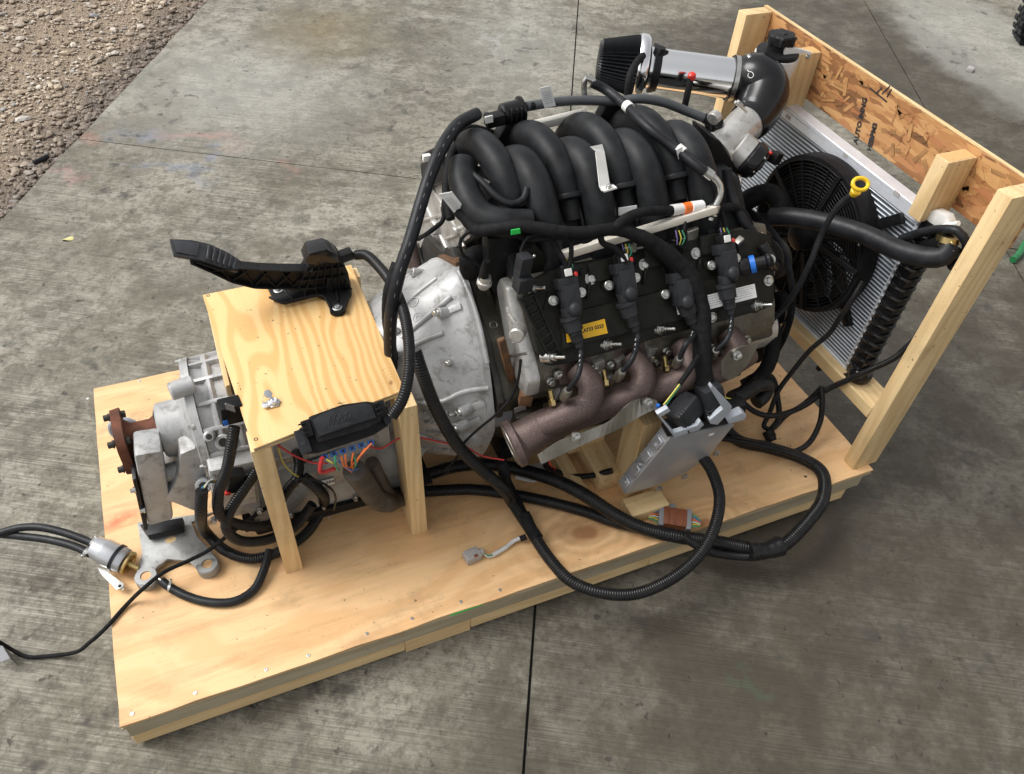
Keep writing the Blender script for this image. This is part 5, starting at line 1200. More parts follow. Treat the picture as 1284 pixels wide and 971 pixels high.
# fuel feed hose with steel elbow
P = A((742, 104, 'y', .76), (760, 113, 'y', .74), (785, 133, 'y', .665), (812, 160, 'y', .56), (845, 185, 'y', .495), (880, 213, 'y', .42), (893, 221, 'y', .405))
fh_ = hthing('fuel_feed_hose', 'black braided fuel hose crossing diagonally over the front runners with metal ends', 'hose', P, .0115, 'rubber', n=16)
part('metal_elbow', MB().tube(A((893, 221, 'y', .405), (902, 232, 'y', .395), (903, 245, 'y', .385), (897, 258, 'y', .38), (890, 276, 'y', .37)), .0085, 14), M['bare_steel'], fh_)
a0 = at(897, 256, y=.38); a1 = at(892, 272, y=.372); part('crimp', MB().lathe(a0, a1-a0, [(0, .010), (.003, .014), (.018, .014), (.022, .010), (.026, .013), (.030, .010)], 18), M['bare_steel'], fh_)
a0 = at(884, 215, y=.412); a1 = at(896, 224, y=.40); part('ferrule', MB().lathe(a0, a1-a0, [(0, .0125), (.020, .0125)], 18), M['bare_steel'], fh_)
part('metal_elbow', MB().tube(A((745, 103, 'y', .757), (735, 98, 'y', .765), (732, 108, 'y', .765), (733, 122, 'y', .76)), .0075, 14), M['bare_steel'], fh_)
for (u, v_, y_, tg_) in ((789, 136, .65, 0), (855, 191, .475, 1)):
    p = at(u, v_, y=y_); i = 2 if not tg_ else 4; d_ = dirs(P, i); part('white_band', MB().lathe(p-d_*.009+V((0, .006, 0)), d_, [(0, .0135), (.018, .0135)], 22), M['white_plastic'], fh_)
part('tag', MB().prism([at(*q, y=.47) for q in ((848, 188), (856, 184), (855, 196), (851, 200))], (0, .001, 0)), M['label_white'], fh_)
# breather hose to the front of the cover
P = A((911, 212, 'y', .48), (914, 232, 'y', .46), (922, 258, 'y', .42), (934, 280, 'y', .385), (952, 303, 'y', .35))
bh = hthing('breather_hose', 'short glossy black breather hose beside the throttle body', 'hose', P, .0125, 'rubber', n=16)
for t in (0, 1): clamp(bh, P[-1]-dirs(P, 4)*(.004+.012*t), dirs(P, 4), .0128, w_=.007)
# water pump hose, blobby insulated
P = A((905, 282, 'x', 1.74), (925, 262, 'x', 1.77), (945, 247, 'x', 1.80), (965, 243, 'x', 1.83), (978, 258, 'x', 1.84), (972, 276, 'x', 1.82), (950, 282, 'x', 1.80), (930, 288, 'x', 1.77))
hose('pump_hose', 'fat black foam covered hose looping in front of the pump', 'hose', P, .027, 'tape', 'wrap', seed=3, amp=.08)
P = A((968, 272, 'x', 1.80), (990, 272, 'x', 1.82), (1030, 278, 'x', 1.86), (1080, 293, 'x', 1.90), (1130, 315, 'x', 1.925), (1165, 323, 'x', 1.945), (1183, 321, 'x', 1.96), (1192, 308, 'x', 1.975))
uh = hthing('upper_radiator_hose', 'thick smooth blue black hose sweeping from the engine to the radiator neck', 'hose', P, .0245, 'rubber', n=24)
e_ = at(1189, 300, x=1.975); clamp(uh, e_, V((.2, .25, .95)), .0255, w_=.014, screw=V((-.6, -.8, 0)), m_='gold')
part('clamp_screw', MB().box(at(1192, 318, x=1.965), (.012, .012, .030), rotm(V((1, .3, .2))), .003), M['bare_steel'], uh)
hose('overflow_hose', 'thin black hose curling over the radiator neck', 'hose', A((1130, 300, 'x', 1.965), (1150, 293, 'x', 1.965), (1175, 288, 'x', 1.965), (1200, 290, 'x', 1.97), (1212, 305, 'x', 1.985), (1206, 325, 'x', 2.0), (1192, 335, 'x', 2.0)), .0105, 'rubber')
# dipstick
dt = thing('dipstick', 'dipstick tube with yellow ring handle leaning in front of the fan', 'dipstick', at(880, 470, y=.16))
P = A((1071, 242, 'x', 1.80), (1052, 258, 'x', 1.79), (1032, 290, 'x', 1.78), (1018, 325, 'x', 1.765), (1000, 362, 'x', 1.75), (975, 395, 'x', 1.72), (940, 422, 'x', 1.66), (905, 445, 'x', 1.60), (880, 468, 'x', 1.56), (868, 485, 'x', 1.53))
part('tube', MB().tube(P, .0072, 14), M['rubber'], dt)
yc_ = at(1079, 231, x=1.80); part('ring_handle', MB().ring(yc_, V((-.2, -.75, .9)), .0185, .0048, 32, 10, ell=.75), M['yellow'], dt)
part('handle_neck', MB().cyl(at(1074, 239, x=1.80), at(1069, 245, x=1.80), .0125, .009, n=16, bev=.002), M['yellow'], dt)
# engine wiring loom, cloth taped
P = A((572, 262, 'y', .50), (582, 272, 'y', .475), (597, 288, 'y', .44), (620, 287, 'y', .41), (655, 284, 'y', .385), (695, 290, 'y', .36), (730, 292, 'y', .35), (770, 288, 'y', .35), (805, 298, 'y', .335), (840, 322, 'y', .31), (866, 350, 'y', .275), (878, 385, 'y', .235), (880, 425, 'y', .19), (881, 462, 'y', .15), (886, 490, 'y', .12))
lm = thing('engine_wiring_loom', 'fat black cloth taped wiring loom draped across the near side of the engine', 'wiring loom', at(886, 490, y=.12))
m_ = MB(); path = resample(smoothpath(P, .006), .0045)
def lr(t, i):
    base = .0135 if t < .45 else .0135+.0085*min(1, (t-.45)/.18)
    s = i*.0045; return base*(1+.05*(((s/.024) % 1)-.5)+.13*mn.noise(V((s*20, 2, 0))))
m_.sweep(path, lr, 16); part('trunk', m_, M['tape'], lm)
for nm, P2, r_ in (('branch', A((770, 288, 'y', .345), (785, 274, 'y', .36), (810, 266, 'y', .375), (845, 264, 'y', .385), (870, 260, 'y', .39), (900, 262, 'y', .40), (925, 262, 'y', .41), (938, 280, 'y', .39), (940, 300, 'y', .37)), .0115),
                  ('branch', A((565, 275, 'y', .55), (560, 245, 'y', .60), (562, 215, 'y', .65), (568, 190, 'y', .70), (585, 172, 'y', .73), (610, 168, 'y', .74)), .0105),
                  ('branch', A((700, 292, 'y', .36), (715, 305, 'y', .35), (716, 322, 'y', .335), (712, 338, 'y', .32)), .0055),
                  ('branch', A((685, 292, 'y', .37), (696, 308, 'y', .355), (706, 325, 'y', .335), (712, 340, 'y', .32)), .006),
                  ('branch', A((752, 292, 'y', .35), (756, 305, 'y', .34), (772, 312, 'y', .33), (786, 330, 'y', .31)), .007),
                  ('branch', A((848, 266, 'y', .385), (858, 274, 'y', .37), (858, 288, 'y', .35), (852, 302, 'y', .33)), .004),
                  ('branch', A((846, 266, 'y', .385), (849, 280, 'y', .37), (848, 300, 'y', .33)), .004),
                  ('branch', A((903, 262, 'y', .40), (910, 285, 'y', .36), (908, 305, 'y', .33)), .007),
                  ('branch', A((590, 290, 'y', .44), (578, 300, 'y', .44), (580, 320, 'y', .43), (600, 332, 'y', .42), (606, 345, 'y', .41)), .004),
                  ('branch', A((680, 294, 'y', .37), (662, 298, 'y', .37), (654, 312, 'y', .36), (653, 322, 'y', .35)), .0035),
                  ('branch', A((640, 290, 'y', .39), (660, 300, 'y', .38), (700, 298, 'y', .36), (735, 302, 'y', .35), (745, 296, 'y', .35)), .006),
                  ('branch', A((560, 240, 'y', .62), (556, 258, 'y', .60), (556, 275, 'y', .58), (540, 290, 'y', .56), (524, 300, 'y', .60)), .0055),
                  ('branch', A((566, 175, 'y', .72), (590, 160, 'y', .75), (640, 170, 'y', .74), (690, 152, 'y', .76), (730, 150, 'y', .77)), .007)):
    m_ = MB(); (m_.wrap if r_ > .005 else m_.tube)(P2, r_, **({'seed': len(P2)} if r_ > .005 else {})); part(nm, m_, M['tape'], lm)
# tags on the loom
m_ = MB(); m_.prism([at(*q, y=.485) for q in ((551, 244), (567, 241), (583, 262), (569, 267))], (0, .0014, .0008)); tg = part('tag', m_, M['label_white'], lm, label='white barcode tag at the rear end of the loom')
for k in range(8): part('print', MB().beam(at(558+k*1.7, 250+k*1.9, y=.4835), at(567+k*1.7, 248+k*1.9, y=.4835), .0004, .0006, V((0, 0, 1))), M['print_grey'], tg)
part('green_band', MB().lathe(at(640, 292, y=.3862)-V((0, 0, 0))+V((0, .002, 0)), at(652, 290, y=.385)-at(640, 292, y=.385), [(0, .0152), (.022, .0152)], 20), M['green'], lm) if 0 else None
m_ = MB(); m_.prism([at(*q, y=.371) for q in ((641, 289), (652, 287), (653, 293), (641, 295))], (0, .002, 0)); part('green_band', m_, M['green'], lm)
for (u0, v0, u1, v1, c_) in ((842, 264, 855, 262, 'white_plastic'), (856, 262, 865, 260, 'orange'), (866, 260, 880, 258, 'label_white')):
    a0 = at(u0, v0, y=.384); a1 = at(u1, v1, y=.387); part('band', MB().lathe(a0, a1-a0, [(0, .0128), ((a1-a0).length, .0128)], 20), M[c_], lm)
for i, (u, v_) in enumerate(((711, 338), (785, 320), (852, 303), (908, 300))):
    for k, c_ in enumerate(('wire_violet', 'wire_yellow', 'wire_green', 'wire_white')[:3]):
        a0 = at(u-5+k*4, v_-14, y=.34); a1 = at(u-3+k*3, v_+4, y=.325); part('wire', MB().tube([a0, (a0+a1)/2+V((.003*k, -.004, 0)), a1], .0014, 6), M[c_], lm)
# pedal loom
P = A((446, 320, 'y', .68), (458, 320, 'y', .66), (478, 338, 'y', .58), (496, 365, 'y', .47), (508, 398, 'y', .37), (513, 435, 'y', .30), (512, 470, 'y', .245), (505, 500, 'y', .21), (492, 522, 'y', .20))
pl_ = hthing('pedal_cable', 'black corrugated cable looping from the pedal to the fuse box', 'cable', P, .0125, 'conduit', 'corr', 'loom_sleeve')
for k, c_ in enumerate(('wire_yellow', 'wire_green', 'wire_white')): part('wire', MB().tube([at(440, 317+k*1.5, y=.685), at(448, 319+k*1.2, y=.68)], .0016, 6), M[c_], pl_)
P = A((488, 395, 'y', .42), (488, 430, 'y', .40), (495, 455, 'y', .38), (505, 430, 'y', .37), (515, 400, 'y', .38)) 
P = A((497, 330, 'y', .47), (487, 365, 'y', .44), (485, 400, 'y', .43), (490, 430, 'y', .42), (497, 460, 'y', .42))
hose('transmission_cable', 'smooth black cable dropping between stand and bell housing', 'cable', P, .011, 'tape', 'wrap', seed=9)
# looms on the deck
P = A((520, 440, 'y', .33), (530, 470, 'y', .30), (548, 515, 'y', .27), (575, 560, 'y', .245), (605, 590, 'y', .22), (630, 612, 'y', .20), (642, 630, 'z', .045), (662, 660, 'z', .024), (690, 702, 'z', .022), (715, 728, 'z', .024), (748, 742, 'z', .020), (795, 745, 'z', .012), (845, 724, 'z', .020), (880, 692, 'z', .05), (897, 658, 'z', .075), (902, 622, 'z', .10), (892, 590, 'z', .14), (880, 572, 'z', .17))
ml = hthing('ground_loop_loom', 'corrugated black loom looping over the front edge of the pallet', 'wiring loom', P, .0155, 'conduit', 'corr', 'loom_sleeve', pitch=.0062, depth=.0013)
m_ = MB(); m_.wrap(A((657, 645, 'z', .035), (665, 662, 'z', .026), (674, 676, 'z', .025)), .0165, seed=4); part('tape_wrap', m_, M['tape'], ml)
P = A((505, 606, 'z', .05), (535, 595, 'z', .035), (570, 585, 'z', .030), (610, 582, 'z', .026), (655, 590, 'z', .035), (700, 604, 'z', .072), (735, 622, 'z', .085), (770, 645, 'z', .055), (805, 662, 'z', .03), (850, 673, 'z', .02), (900, 680, 'z', .0), (945, 688, 'z', -.01), (970, 690, 'z', -.01), (985, 682, 'z', .0), (1012, 655, 'z', .02), (1032, 625, 'z', .03), (1030, 592, 'z', .035), (1005, 575, 'z', .03), (965, 562, 'z', .028), (925, 552, 'z', .03), (905, 530, 'z', .06), (898, 508, 'z', .12))
hl = hthing('harness_loom', 'fattest corrugated black loom crossing the deck and doubling back around the front corner', 'wiring loom', P, .0182, 'conduit', 'corr', 'loom_sleeve', pitch=.0066, depth=.0014)
m_ = MB(); m_.wrap(A((940, 692, 'z', 0.0), (962, 690, 'z', 0.0), (980, 684, 'z', .005)), .0245, seed=6, amp=.2); part('tape_knot', m_, M['conduit'], hl)
P = A((500, 618, 'z', .03), (540, 616, 'z', .02), (590, 614, 'z', .02), (640, 620, 'z', .02), (690, 630, 'z', .018), (735, 642, 'z', .018), (768, 654, 'z', .02), (800, 662, 'z', .022), (840, 672, 'z', .024))
hose('deck_loom', 'straight corrugated black loom lying along the deck beside the fattest one', 'wiring loom', P, .0155, 'conduit', 'corr')
P = A((930, 545, 'z', .03), (880, 546, 'z', .03), (850, 546, 'z', .03), (900, 549, 'z', .045), (960, 560, 'z', .048), (1000, 572, 'z', .05), (1020, 582, 'z', .05))
hose('branch_loom', 'slim corrugated loom lying on top of the thick loop below the engine computer', 'wiring loom', P[1:], .0095, 'conduit', 'corr')
P = A((855, 672, 'z', .03), (885, 690, 'z', .0), (920, 697, 'z', -.02), (955, 697, 'z', -.02), (975, 690, 'z', -.01))
hose('short_loom', 'short corrugated loom joining the taped knot from below', 'wiring loom', P, .012, 'conduit', 'corr')
hose('drop_loom', 'black taped loom dropping from the exhaust outlet to the deck', 'wiring loom', A((628, 578, 'y', .24), (632, 592, 'y', .23), (636, 608, 'z', .05), (645, 625, 'z', .03), (655, 645, 'z', .025)), .015, 'tape', 'wrap', seed=8)
hose('short_cable', 'black cable emerging below the heat shield onto the wood block', 'cable', A((684, 572, 'y', .22), (690, 588, 'z', .04), (715, 597, 'z', .03), (745, 596, 'z', .045), (768, 590, 'z', .075)), .0085, 'conduit', 'corr')
hose('red_wire', 'thin red wire behind the heat shield', 'wire', A((688, 568, 'y', .22), (689, 580, 'y', .21), (695, 590, 'z', .04), (688, 597, 'z', .02)), .0022, 'wire_red', n=6)
# fat dusty loom beneath the fuse box
fbx = hthing('fuse_box_loom', 'fat dusty brown black corrugated loom below the fuse box', 'wiring loom', A((444, 590, 'y', .20), (452, 600, 'y', .215), (462, 614, 'y', .24), (472, 626, 'y', .262), (486, 630, 'y', .28), (500, 622, 'z', .05), (515, 612, 'z', .05)), .026, 'conduit_dusty', 'corr', 'loom_sleeve', pitch=.0064)
hose('side_loom', 'dusty loom lying behind the fat one below the fuse box', 'wiring loom', A((466, 580, 'y', .28), (476, 600, 'y', .29), (488, 620, 'y', .30), (505, 628, 'y', .30)), .017, 'conduit_dusty', 'corr')
for k, (q0, q1, q2, c_, r_) in enumerate((((404, 574), (402, 592), (420, 588), 'wire_red', .0045), ((428, 572), (430, 582), (438, 590), 'wire_orange', .002), ((433, 570), (434, 583), (441, 592), 'wire_orange', .002), ((443, 568), (441, 580), (443, 590), 'wire_orange', .002),
        ((458, 562), (448, 578), (443, 588), 'wire_orange', .002), ((466, 556), (450, 574), (438, 588), 'wire_orange', .002), ((420, 572), (421, 584), (425, 590), 'wire_green', .0022), ((444, 572), (446, 580), (444, 588), 'wire_green', .002), ((409, 576), (415, 580), (422, 582), 'wire_yellow', .0018), ((424, 578), (440, 590), (449, 588), 'wire_blue', .0016))):
    part('wire', MB().tube([at(*q0, y=.185), at(*q1, y=.178), at(*q2, y=.19)], r_, 8, .006), M[c_], fbx)
# wires threading under the table
hose('red_power_wire', 'thin dark red wire swaying from stand to fuse box', 'wire', A((348, 558, 'y', .25), (370, 572, 'y', .24), (395, 581, 'y', .23), (410, 581, 'y', .21)), .0022, 'wire_red', n=6)
hose('red_sense_wire', 'thin red wire from the stand leg to the exhaust outlet', 'wire', A((462, 560, 'y', .24), (480, 562, 'y', .26), (500, 550, 'y', .27), (525, 549, 'y', .27), (555, 555, 'y', .27), (582, 560, 'y', .25), (605, 572, 'y', .24), (632, 577, 'y', .22)), .0022, 'wire_red', n=6)
hose('yellow_wire', 'thin yellow wire hanging inside the near stand leg', 'wire', A((349, 562, 'y', .26), (355, 580, 'y', .27), (365, 592, 'y', .28), (374, 598, 'y', .29)), .0016, 'wire_yellow', n=6)
hose('sensor_wire', 'thin grey wire from the head sensor sagging across the bell housing', 'wire', A((653, 451, 'y', .235), (650, 475, 'y', .22), (640, 500, 'y', .22), (622, 520, 'y', .22), (600, 538, 'y', .24), (580, 558, 'y', .25), (572, 575, 'y', .26), (555, 592, 'y', .27)), .0032, 'tape', n=8)
P = A((294, 535, 'y', .33), (290, 560, 'y', .31), (284, 590, 'y', .29), (274, 618, 'y', .28), (276, 645, 'y', .275), (300, 658, 'y', .29), (330, 660, 'y', .30), (355, 655, 'y', .33))
hose('transmission_loom', 'corrugated black loom hanging from the case connector at the tail', 'wiring loom', P, .0125, 'conduit', 'corr')
hose('rear_loom', 'corrugated black loom looping low in front of the transmission pan', 'wiring loom', A((253, 615, 'y', .27), (252, 640, 'y', .26), (262, 672, 'z', .04), (285, 692, 'z', .03), (315, 701, 'z', .02), (350, 692, 'z', .02), (385, 668, 'z', .025), (403, 640, 'z', .06), (398, 612, 'y', .28), (380, 598, 'y', .30)), .0135, 'conduit', 'corr')
hose('middle_loom', 'corrugated loom passing behind the near stand leg', 'wiring loom', A((322, 590, 'y', .32), (305, 615, 'y', .30), (288, 642, 'y', .28), (284, 662, 'y', .27), (300, 678, 'y', .27), (335, 677, 'y', .28), (370, 660, 'y', .30), (392, 632, 'y', .31)), .0125, 'conduit', 'corr')
hose('cross_loom', 'black loom crossing diagonally under the stand top', 'wiring loom', A((345, 640, 'y', .30), (362, 612, 'y', .30), (372, 600, 'y', .30), (375, 585, 'y', .33), (372, 565, 'y', .36)), .012, 'conduit', 'corr')
for k, (c_, o_) in enumerate((('wire_green', 0), ('wire_yellow', 2), ('wire_blue', -2), ('wire_white', 4))): hose('pigtail_wire', 'loose ' + c_[5:] + ' wire at the torn end of the rear loom', 'wire', A((272, 604-o_*.6, 'y', .31), (262, 605-o_*.4, 'y', .29), (254+o_*.5, 612, 'y', .272)), .0019, c_, n=6)
hose('signal_wire', 'thin black cable looping under the fuse box', 'cable', A((376, 600, 'y', .27), (395, 602, 'y', .25), (414, 612, 'y', .24), (421, 626, 'y', .25), (418, 640, 'y', .26)), .0026, 'conduit', n=8)
hose('white_cut_wire', 'pale cut wire end lying by the rear loom', 'wire', A((404, 636, 'z', .05), (408, 642, 'z', .04), (414, 651, 'z', .03)), .0012, 'wire_white', n=6)
# braided tan sleeve along the pan
m_ = MB(); m_.tube(A((318, 655, 'z', .03), (350, 648, 'z', .03), (380, 640, 'z', .03), (415, 626, 'z', .03), (450, 612, 'z', .03), (478, 608, 'z', .03), (530, 596, 'z', .03), (560, 588, 'z', .03)), .016, 16)
N = NT('woven_tan_sleeve'); v = N.tc.outputs['Object']; ck = N.n('ShaderNodeTexVoronoi'); ck.inputs['Scale'].default_value = 170; N.l(N.mapping((1, 1, 1), (.4, .3, .7)), ck.inputs['Vector'])
M['braid'] = N.set(col=N.mix(N.ramp(ck.outputs['Distance'], [(.2, 0.0), (.6, 1.0)]), (.46, .36, .20), (.12, .09, .045)), rough=.8, nrm=N.bump(ck.outputs['Distance'], -.8, .003))
solo('exhaust_sleeve', m_, M['braid'], 'woven tan heat sleeve lying along the bottom of the transmission pan', 'sleeve')
# bottom right thin looms
P = A((1172, 412, 'x', 2.05), (1150, 425, 'x', 2.02), (1120, 450, 'x', 2.0), (1095, 462, 'x', 1.97), (1060, 478, 'x', 1.95), (1035, 490, 'x', 1.93), (1010, 508, 'x', 1.88), (980, 520, 'z', .10), (955, 520, 'z', .11), (935, 508, 'z', .13), (925, 492, 'z', .15))
hose('fan_loom', 'slim black loom running from behind the near post to the engine computer', 'wiring loom', P, .0085, 'conduit', 'corr')
hose('fan_power_loom', 'black loom hanging from the fan down to the deck', 'wiring loom', A((1082, 352, 'x', 1.94), (1066, 380, 'x', 1.925), (1052, 400, 'x', 1.925), (1040, 418, 'x', 1.925), (1015, 440, 'x', 1.90), (992, 468, 'x', 1.86), (975, 492, 'z', .12), (965, 518, 'z', .07), (958, 535, 'z', .03), (968, 538, 'z', .02), (985, 522, 'z', .04), (1010, 505, 'z', .10), (1030, 486, 'z', .18)), .0075, 'conduit', 'corr')
hose('hanging_loom', 'black loom dropping from the taped knot near the rail to the deck', 'wiring loom', A((1030, 485, 'z', .18), (1031, 505, 'z', .14), (1028, 530, 'z', .08), (1015, 555, 'z', .04), (998, 566, 'z', .03), (985, 568, 'z', .03)), .0085, 'conduit', 'corr')
hose('relay_loom', 'black loop feeding the small relay socket on the deck', 'wiring loom', A((930, 480, 'z', .16), (950, 470, 'z', .17), (968, 474, 'z', .15), (975, 500, 'z', .10), (976, 525, 'z', .05), (966, 540, 'z', .02)), .009, 'conduit', 'corr')
hose('computer_loom', 'fat corrugated loom feeding the engine computer from the right', 'wiring loom', A((918, 500, 'y', .13), (935, 492, 'y', .15), (952, 482, 'y', .17), (962, 486, 'y', .18), (958, 496, 'y', .17), (948, 505, 'y', .16)), .020, 'conduit', 'corr')
hose('vertical_loom', 'fat black loom running down beside the front of the engine', 'wiring loom', A((955, 385, 'x', 1.74), (967, 400, 'x', 1.75), (970, 430, 'x', 1.74), (962, 460, 'x', 1.72), (945, 480, 'x', 1.68), (925, 500, 'x', 1.62)), .020, 'tape', 'wrap', seed=12)
hose('ground_strap', 'thin black cable hanging beside the fan', 'cable', A((958, 330, 'x', 1.78), (972, 370, 'x', 1.80), (975, 410, 'x', 1.80), (972, 440, 'x', 1.78)), .004, 'tape', n=8)
hose('fan_lead', 'thin black lead hanging below the fan', 'cable', A((985, 388, 'x', 1.92), (984, 400, 'x', 1.92), (978, 418, 'x', 1.90), (970, 425, 'x', 1.88)), .0045, 'tape', n=8)
for k, c_ in enumerate(('wire_yellow', 'wire_violet', 'wire_blue', 'wire_yellow', 'wire_white', 'wire_green')):
    hose('computer_wire', ('bright ' if k else 'loose ')+c_[5:]+' wire at the torn loom end beside the engine computer', 'wire', A((908+k*1.6, 498+k*2.6, 'y', .12), (915+k, 500+k*1.5, 'y', .115), (924, 498+k*.8, 'y', .13)), .0017, c_, n=6)
# ---------------------------------------------------------------- engine computer
M['module'] = simple('brushed_cast_case', (.50, .51, .53), (.40, .41, .43), .42, .6, sc=10, bump=.05)
cmod = thing('engine_computer', 'silver finned engine computer leaning on the wood block below the exhaust manifold', 'control module', at(790, 615, y=.11))
p1 = at(840, 550, y=.08); p2 = at(921, 533, y=.08); p3 = at(783, 620, y=.11); T_ = (p2-p1).normalized(); Nn = T_.cross((p3-p1).normalized()); Nn = Nn if Nn.dot(CAM-p1) > 0 else -Nn; Nn.normalize()
face = [atp(u, v_, p1, Nn) for u, v_ in ((840, 550), (921, 533), (887, 575), (862, 592), (819, 611), (783, 620))]
m_ = MB(); m_.prism(face, -Nn*.040, .003); ec = part('housing', m_, M['module'], cmod)
side = (p1-p3).normalized(); inn = T_
for k in range(4):
    q = p3.lerp(p1, .12+.24*k)-Nn*.020; part('side_rib', MB().box(q-T_*.003, (.034, .010, .030), rotm(side, Nn), .002), M['module'], cmod)
for k in range(3):
    q = p3.lerp(p1, .15+.33*k)-Nn*.016-T_*.005; part('side_lug', MB().cyl(q-T_*.007, q+T_*.004, .006, n=14, bev=.001), M['module'], cmod)
for q in ((898, 568), (858, 597), (826, 612)): part('mounting_ear', MB().lathe(atp(*q, p1-Nn*.012, Nn), Nn, [(0, .010), (.006, .010), (.006, .005), (.0, .005)], 18, caps=False), M['satin_alu'], cmod)
q = atp(892, 545, p1+Nn*.0006, Nn); part('label', MB().box(q, (.014, .010, .0006), rotm(T_, Nn)), M['label_white'], cmod)
UPv = side
def ecb(u, v_, k): return atp(u, v_, p1-Nn*.016, Nn)
m_ = MB(); m_.prism([atp(*q, p1-Nn*.006, Nn) for q in ((836, 545), (838, 552), (918, 535), (905, 524), (838, 538))], -Nn*.03, .003); part('connector_base', m_, M['plastic'], cmod)
for (q0, q1, w_) in (((846, 532), (872, 500), .062), ((894, 520), (888, 482), .056)):
    a0 = at(*q0, y=.085); a1 = at(*q1, y=.115); R = rotm(a1-a0, V((0, -1, .3)))
    c_ = part('connector_shell', MB().box((a0+a1)/2, ((a1-a0).length*1.0, w_, .055), R, .016), M['coil'], cmod)
    for k in range(4): part('shell_rib', MB().box(a0.lerp(a1, .08+.10*k), (.003, w_*.98, .0565), R, .001), M['coil'], c_)
for poly in (((824, 520), (838, 512), (841, 516), (829, 523), (846, 543), (874, 534), (879, 528), (883, 533), (876, 540), (846, 549)), ((891, 487), (893, 483), (918, 510), (916, 516), (900, 533), (891, 532), (890, 527), (907, 513))):
    m_ = MB(); m_.prism([at(*q, y=.058) for q in poly], (0, .012, 0), .0015); part('locking_lever', m_, M['grey_plastic'], cmod)
m_ = MB(); m_.prism([at(*q, y=.064) for q in ((911, 527), (931, 518), (936, 521), (934, 527), (914, 532))], (0, .02, .004), .002); part('locking_lever', m_, M['grey_plastic'], cmod)
part('black_connector', MB().box(at(920, 512, y=.10), (.05, .035, .045), rotm(V((1, -.2, .2))), .005), M['plastic'], cmod)
cw = thing('crank_sensor_cable', 'thin black cable with bright yellow green end beside the engine computer', 'cable', at(829, 512, y=.10))
part('sheath', MB().tube(A((876, 445, 'y', .15), (866, 462, 'y', .14), (852, 482, 'y', .12)), .0065, 12), M['tape'], cw)
for k in range(2): part('wire', MB().tube(A((852+k*2, 482, 'y', .12), (843+k*2, 494, 'y', .11), (832+k*3, 508, 'y', .10)), .002, 6), M['wire_green' if k else 'wire_yellow'], cw)
part('blue_tip', MB().box(at(825, 509, y=.10), (.008, .008, .008), None, .001), M['blue'], cw)

# ---------------------------------------------------------------- accelerator pedal on the stand
pd = thing('accelerator_pedal', 'black plastic accelerator pedal screwed to the stand top, arm reaching left', 'pedal', at(385, 375, z=.488))
TZp = .488
def ph(u, v_, h): return at(u, v_, z=TZp+h)
mb = MB(); P_ = [ph(*q, .004) for q in ((330, 362), (345, 355), (372, 362), (400, 372), (412, 374), (418, 392), (432, 392), (438, 378), (443, 365), (438, 350), (420, 340), (380, 345), (345, 358))]
P_ = [at(*q, z=TZp+.012) for q in ((334, 357), (345, 352), (380, 356), (412, 348), (438, 352), (441, 366), (434, 380), (428, 392), (416, 391), (408, 374), (396, 368), (356, 378), (342, 374))]
mb.prism(P_, (0, 0, -.0115), .003); pb = part('base_plate', mb, M['plastic'], pd)
for pth_ in (((338, 373), (356, 380), (380, 374), (404, 371), (411, 378), (416, 392)), ((440, 362), (436, 376), (431, 390)), ((352, 356), (362, 372), (368, 376)), ((420, 352), (424, 378)), ((380, 356), (384, 372)), ((396, 353), (398, 370))):
    part('base_rib', MB().tube([at(*q, z=TZp+.014) for q in pth_], .0032, 8, .006), M['plastic'], pb)
# housing: a tall thin-walled pocket leaning on the plate
yb = at(400, 372, z=TZp+.01).y
A0 = at(402, 373, z=TZp+.01)
Yp = A0.y
mb = MB(); poly = [at(*q, y=Yp+.02) for q in ((361, 366), (384, 341), (392, 318), (415, 313), (427, 322), (437, 343), (441, 360), (432, 366), (421, 368), (404, 366), (392, 362))]
mb.prism(poly, (0, .045, 0), .005); hs_ = part('housing', mb, M['plastic'], pd)
rb = MB()
for k in range(6): part('housing_rib', MB().beam(at(372+k*11, 366-k*1, y=Yp+.016), at(384+k*8, 338-k*2, y=Yp+.016), .008, .0025, V((1, 0, 0)), .0005), M['plastic'], hs_)
for k in range(3): part('housing_rib', MB().beam(at(370+k*4, 362-k*10, y=Yp+.016), at(436-k*2, 358-k*12, y=Yp+.016), .008, .0025, V((0, 0, 1)), .0005), M['plastic'], hs_)
part('sensor_cap', MB().prism([at(*q, y=Yp+.012) for q in ((382, 330), (388, 318), (410, 313), (424, 320), (426, 330), (400, 334))], (0, .05, 0), .004), M['plastic_gloss'], pd)
part('plug', MB().box(at(428, 322, y=Yp+.04), (.055, .026, .022), rotm(V((1, .15, .10))), .003), M['plastic'], pd)
ws = MB()
for (u, v_) in ((349, 364), (423, 386)):
    p = at(u, v_, z=TZp+.0125); wsh = part('washer', MB().lathe(p, V((0, 0, 1)), [(0, .0115), (.0015, .0115), (.002, .0105), (.002, .007)], 24), M['bare_steel'], pd); part('screw_head', MB().lathe(p+V((0, 0, .001)), V((0, 0, 1)), [(0, .0068), (.004, .0062), (.005, .004), (.0035, .0028)], 18), M['dull_grey'], wsh)
    part('lug', MB().lathe(p-V((0, 0, .0124)), V((0, 0, 1)), [(0, .0185), (.009, .0185), (.0115, .017)], 26), M['plastic'], pd)
mb = MB(); mb.prism([at(*q, y=Yp+.012) for q in ((408, 372), (410, 350), (434, 345), (441, 362), (436, 374), (429, 388), (418, 388), (412, 376))], (0, .03, 0), .004); part('lug_web', mb, M['plastic'], pd)
for q0, q1 in (((414, 352), (420, 384)), ((424, 350), (428, 384)), ((434, 352), (433, 374))): part('housing_rib', MB().beam(at(*q0, y=Yp+.009), at(*q1, y=Yp+.009), .008, .0025, V((1, 0, 0)), .0005), M['plastic'], pd)
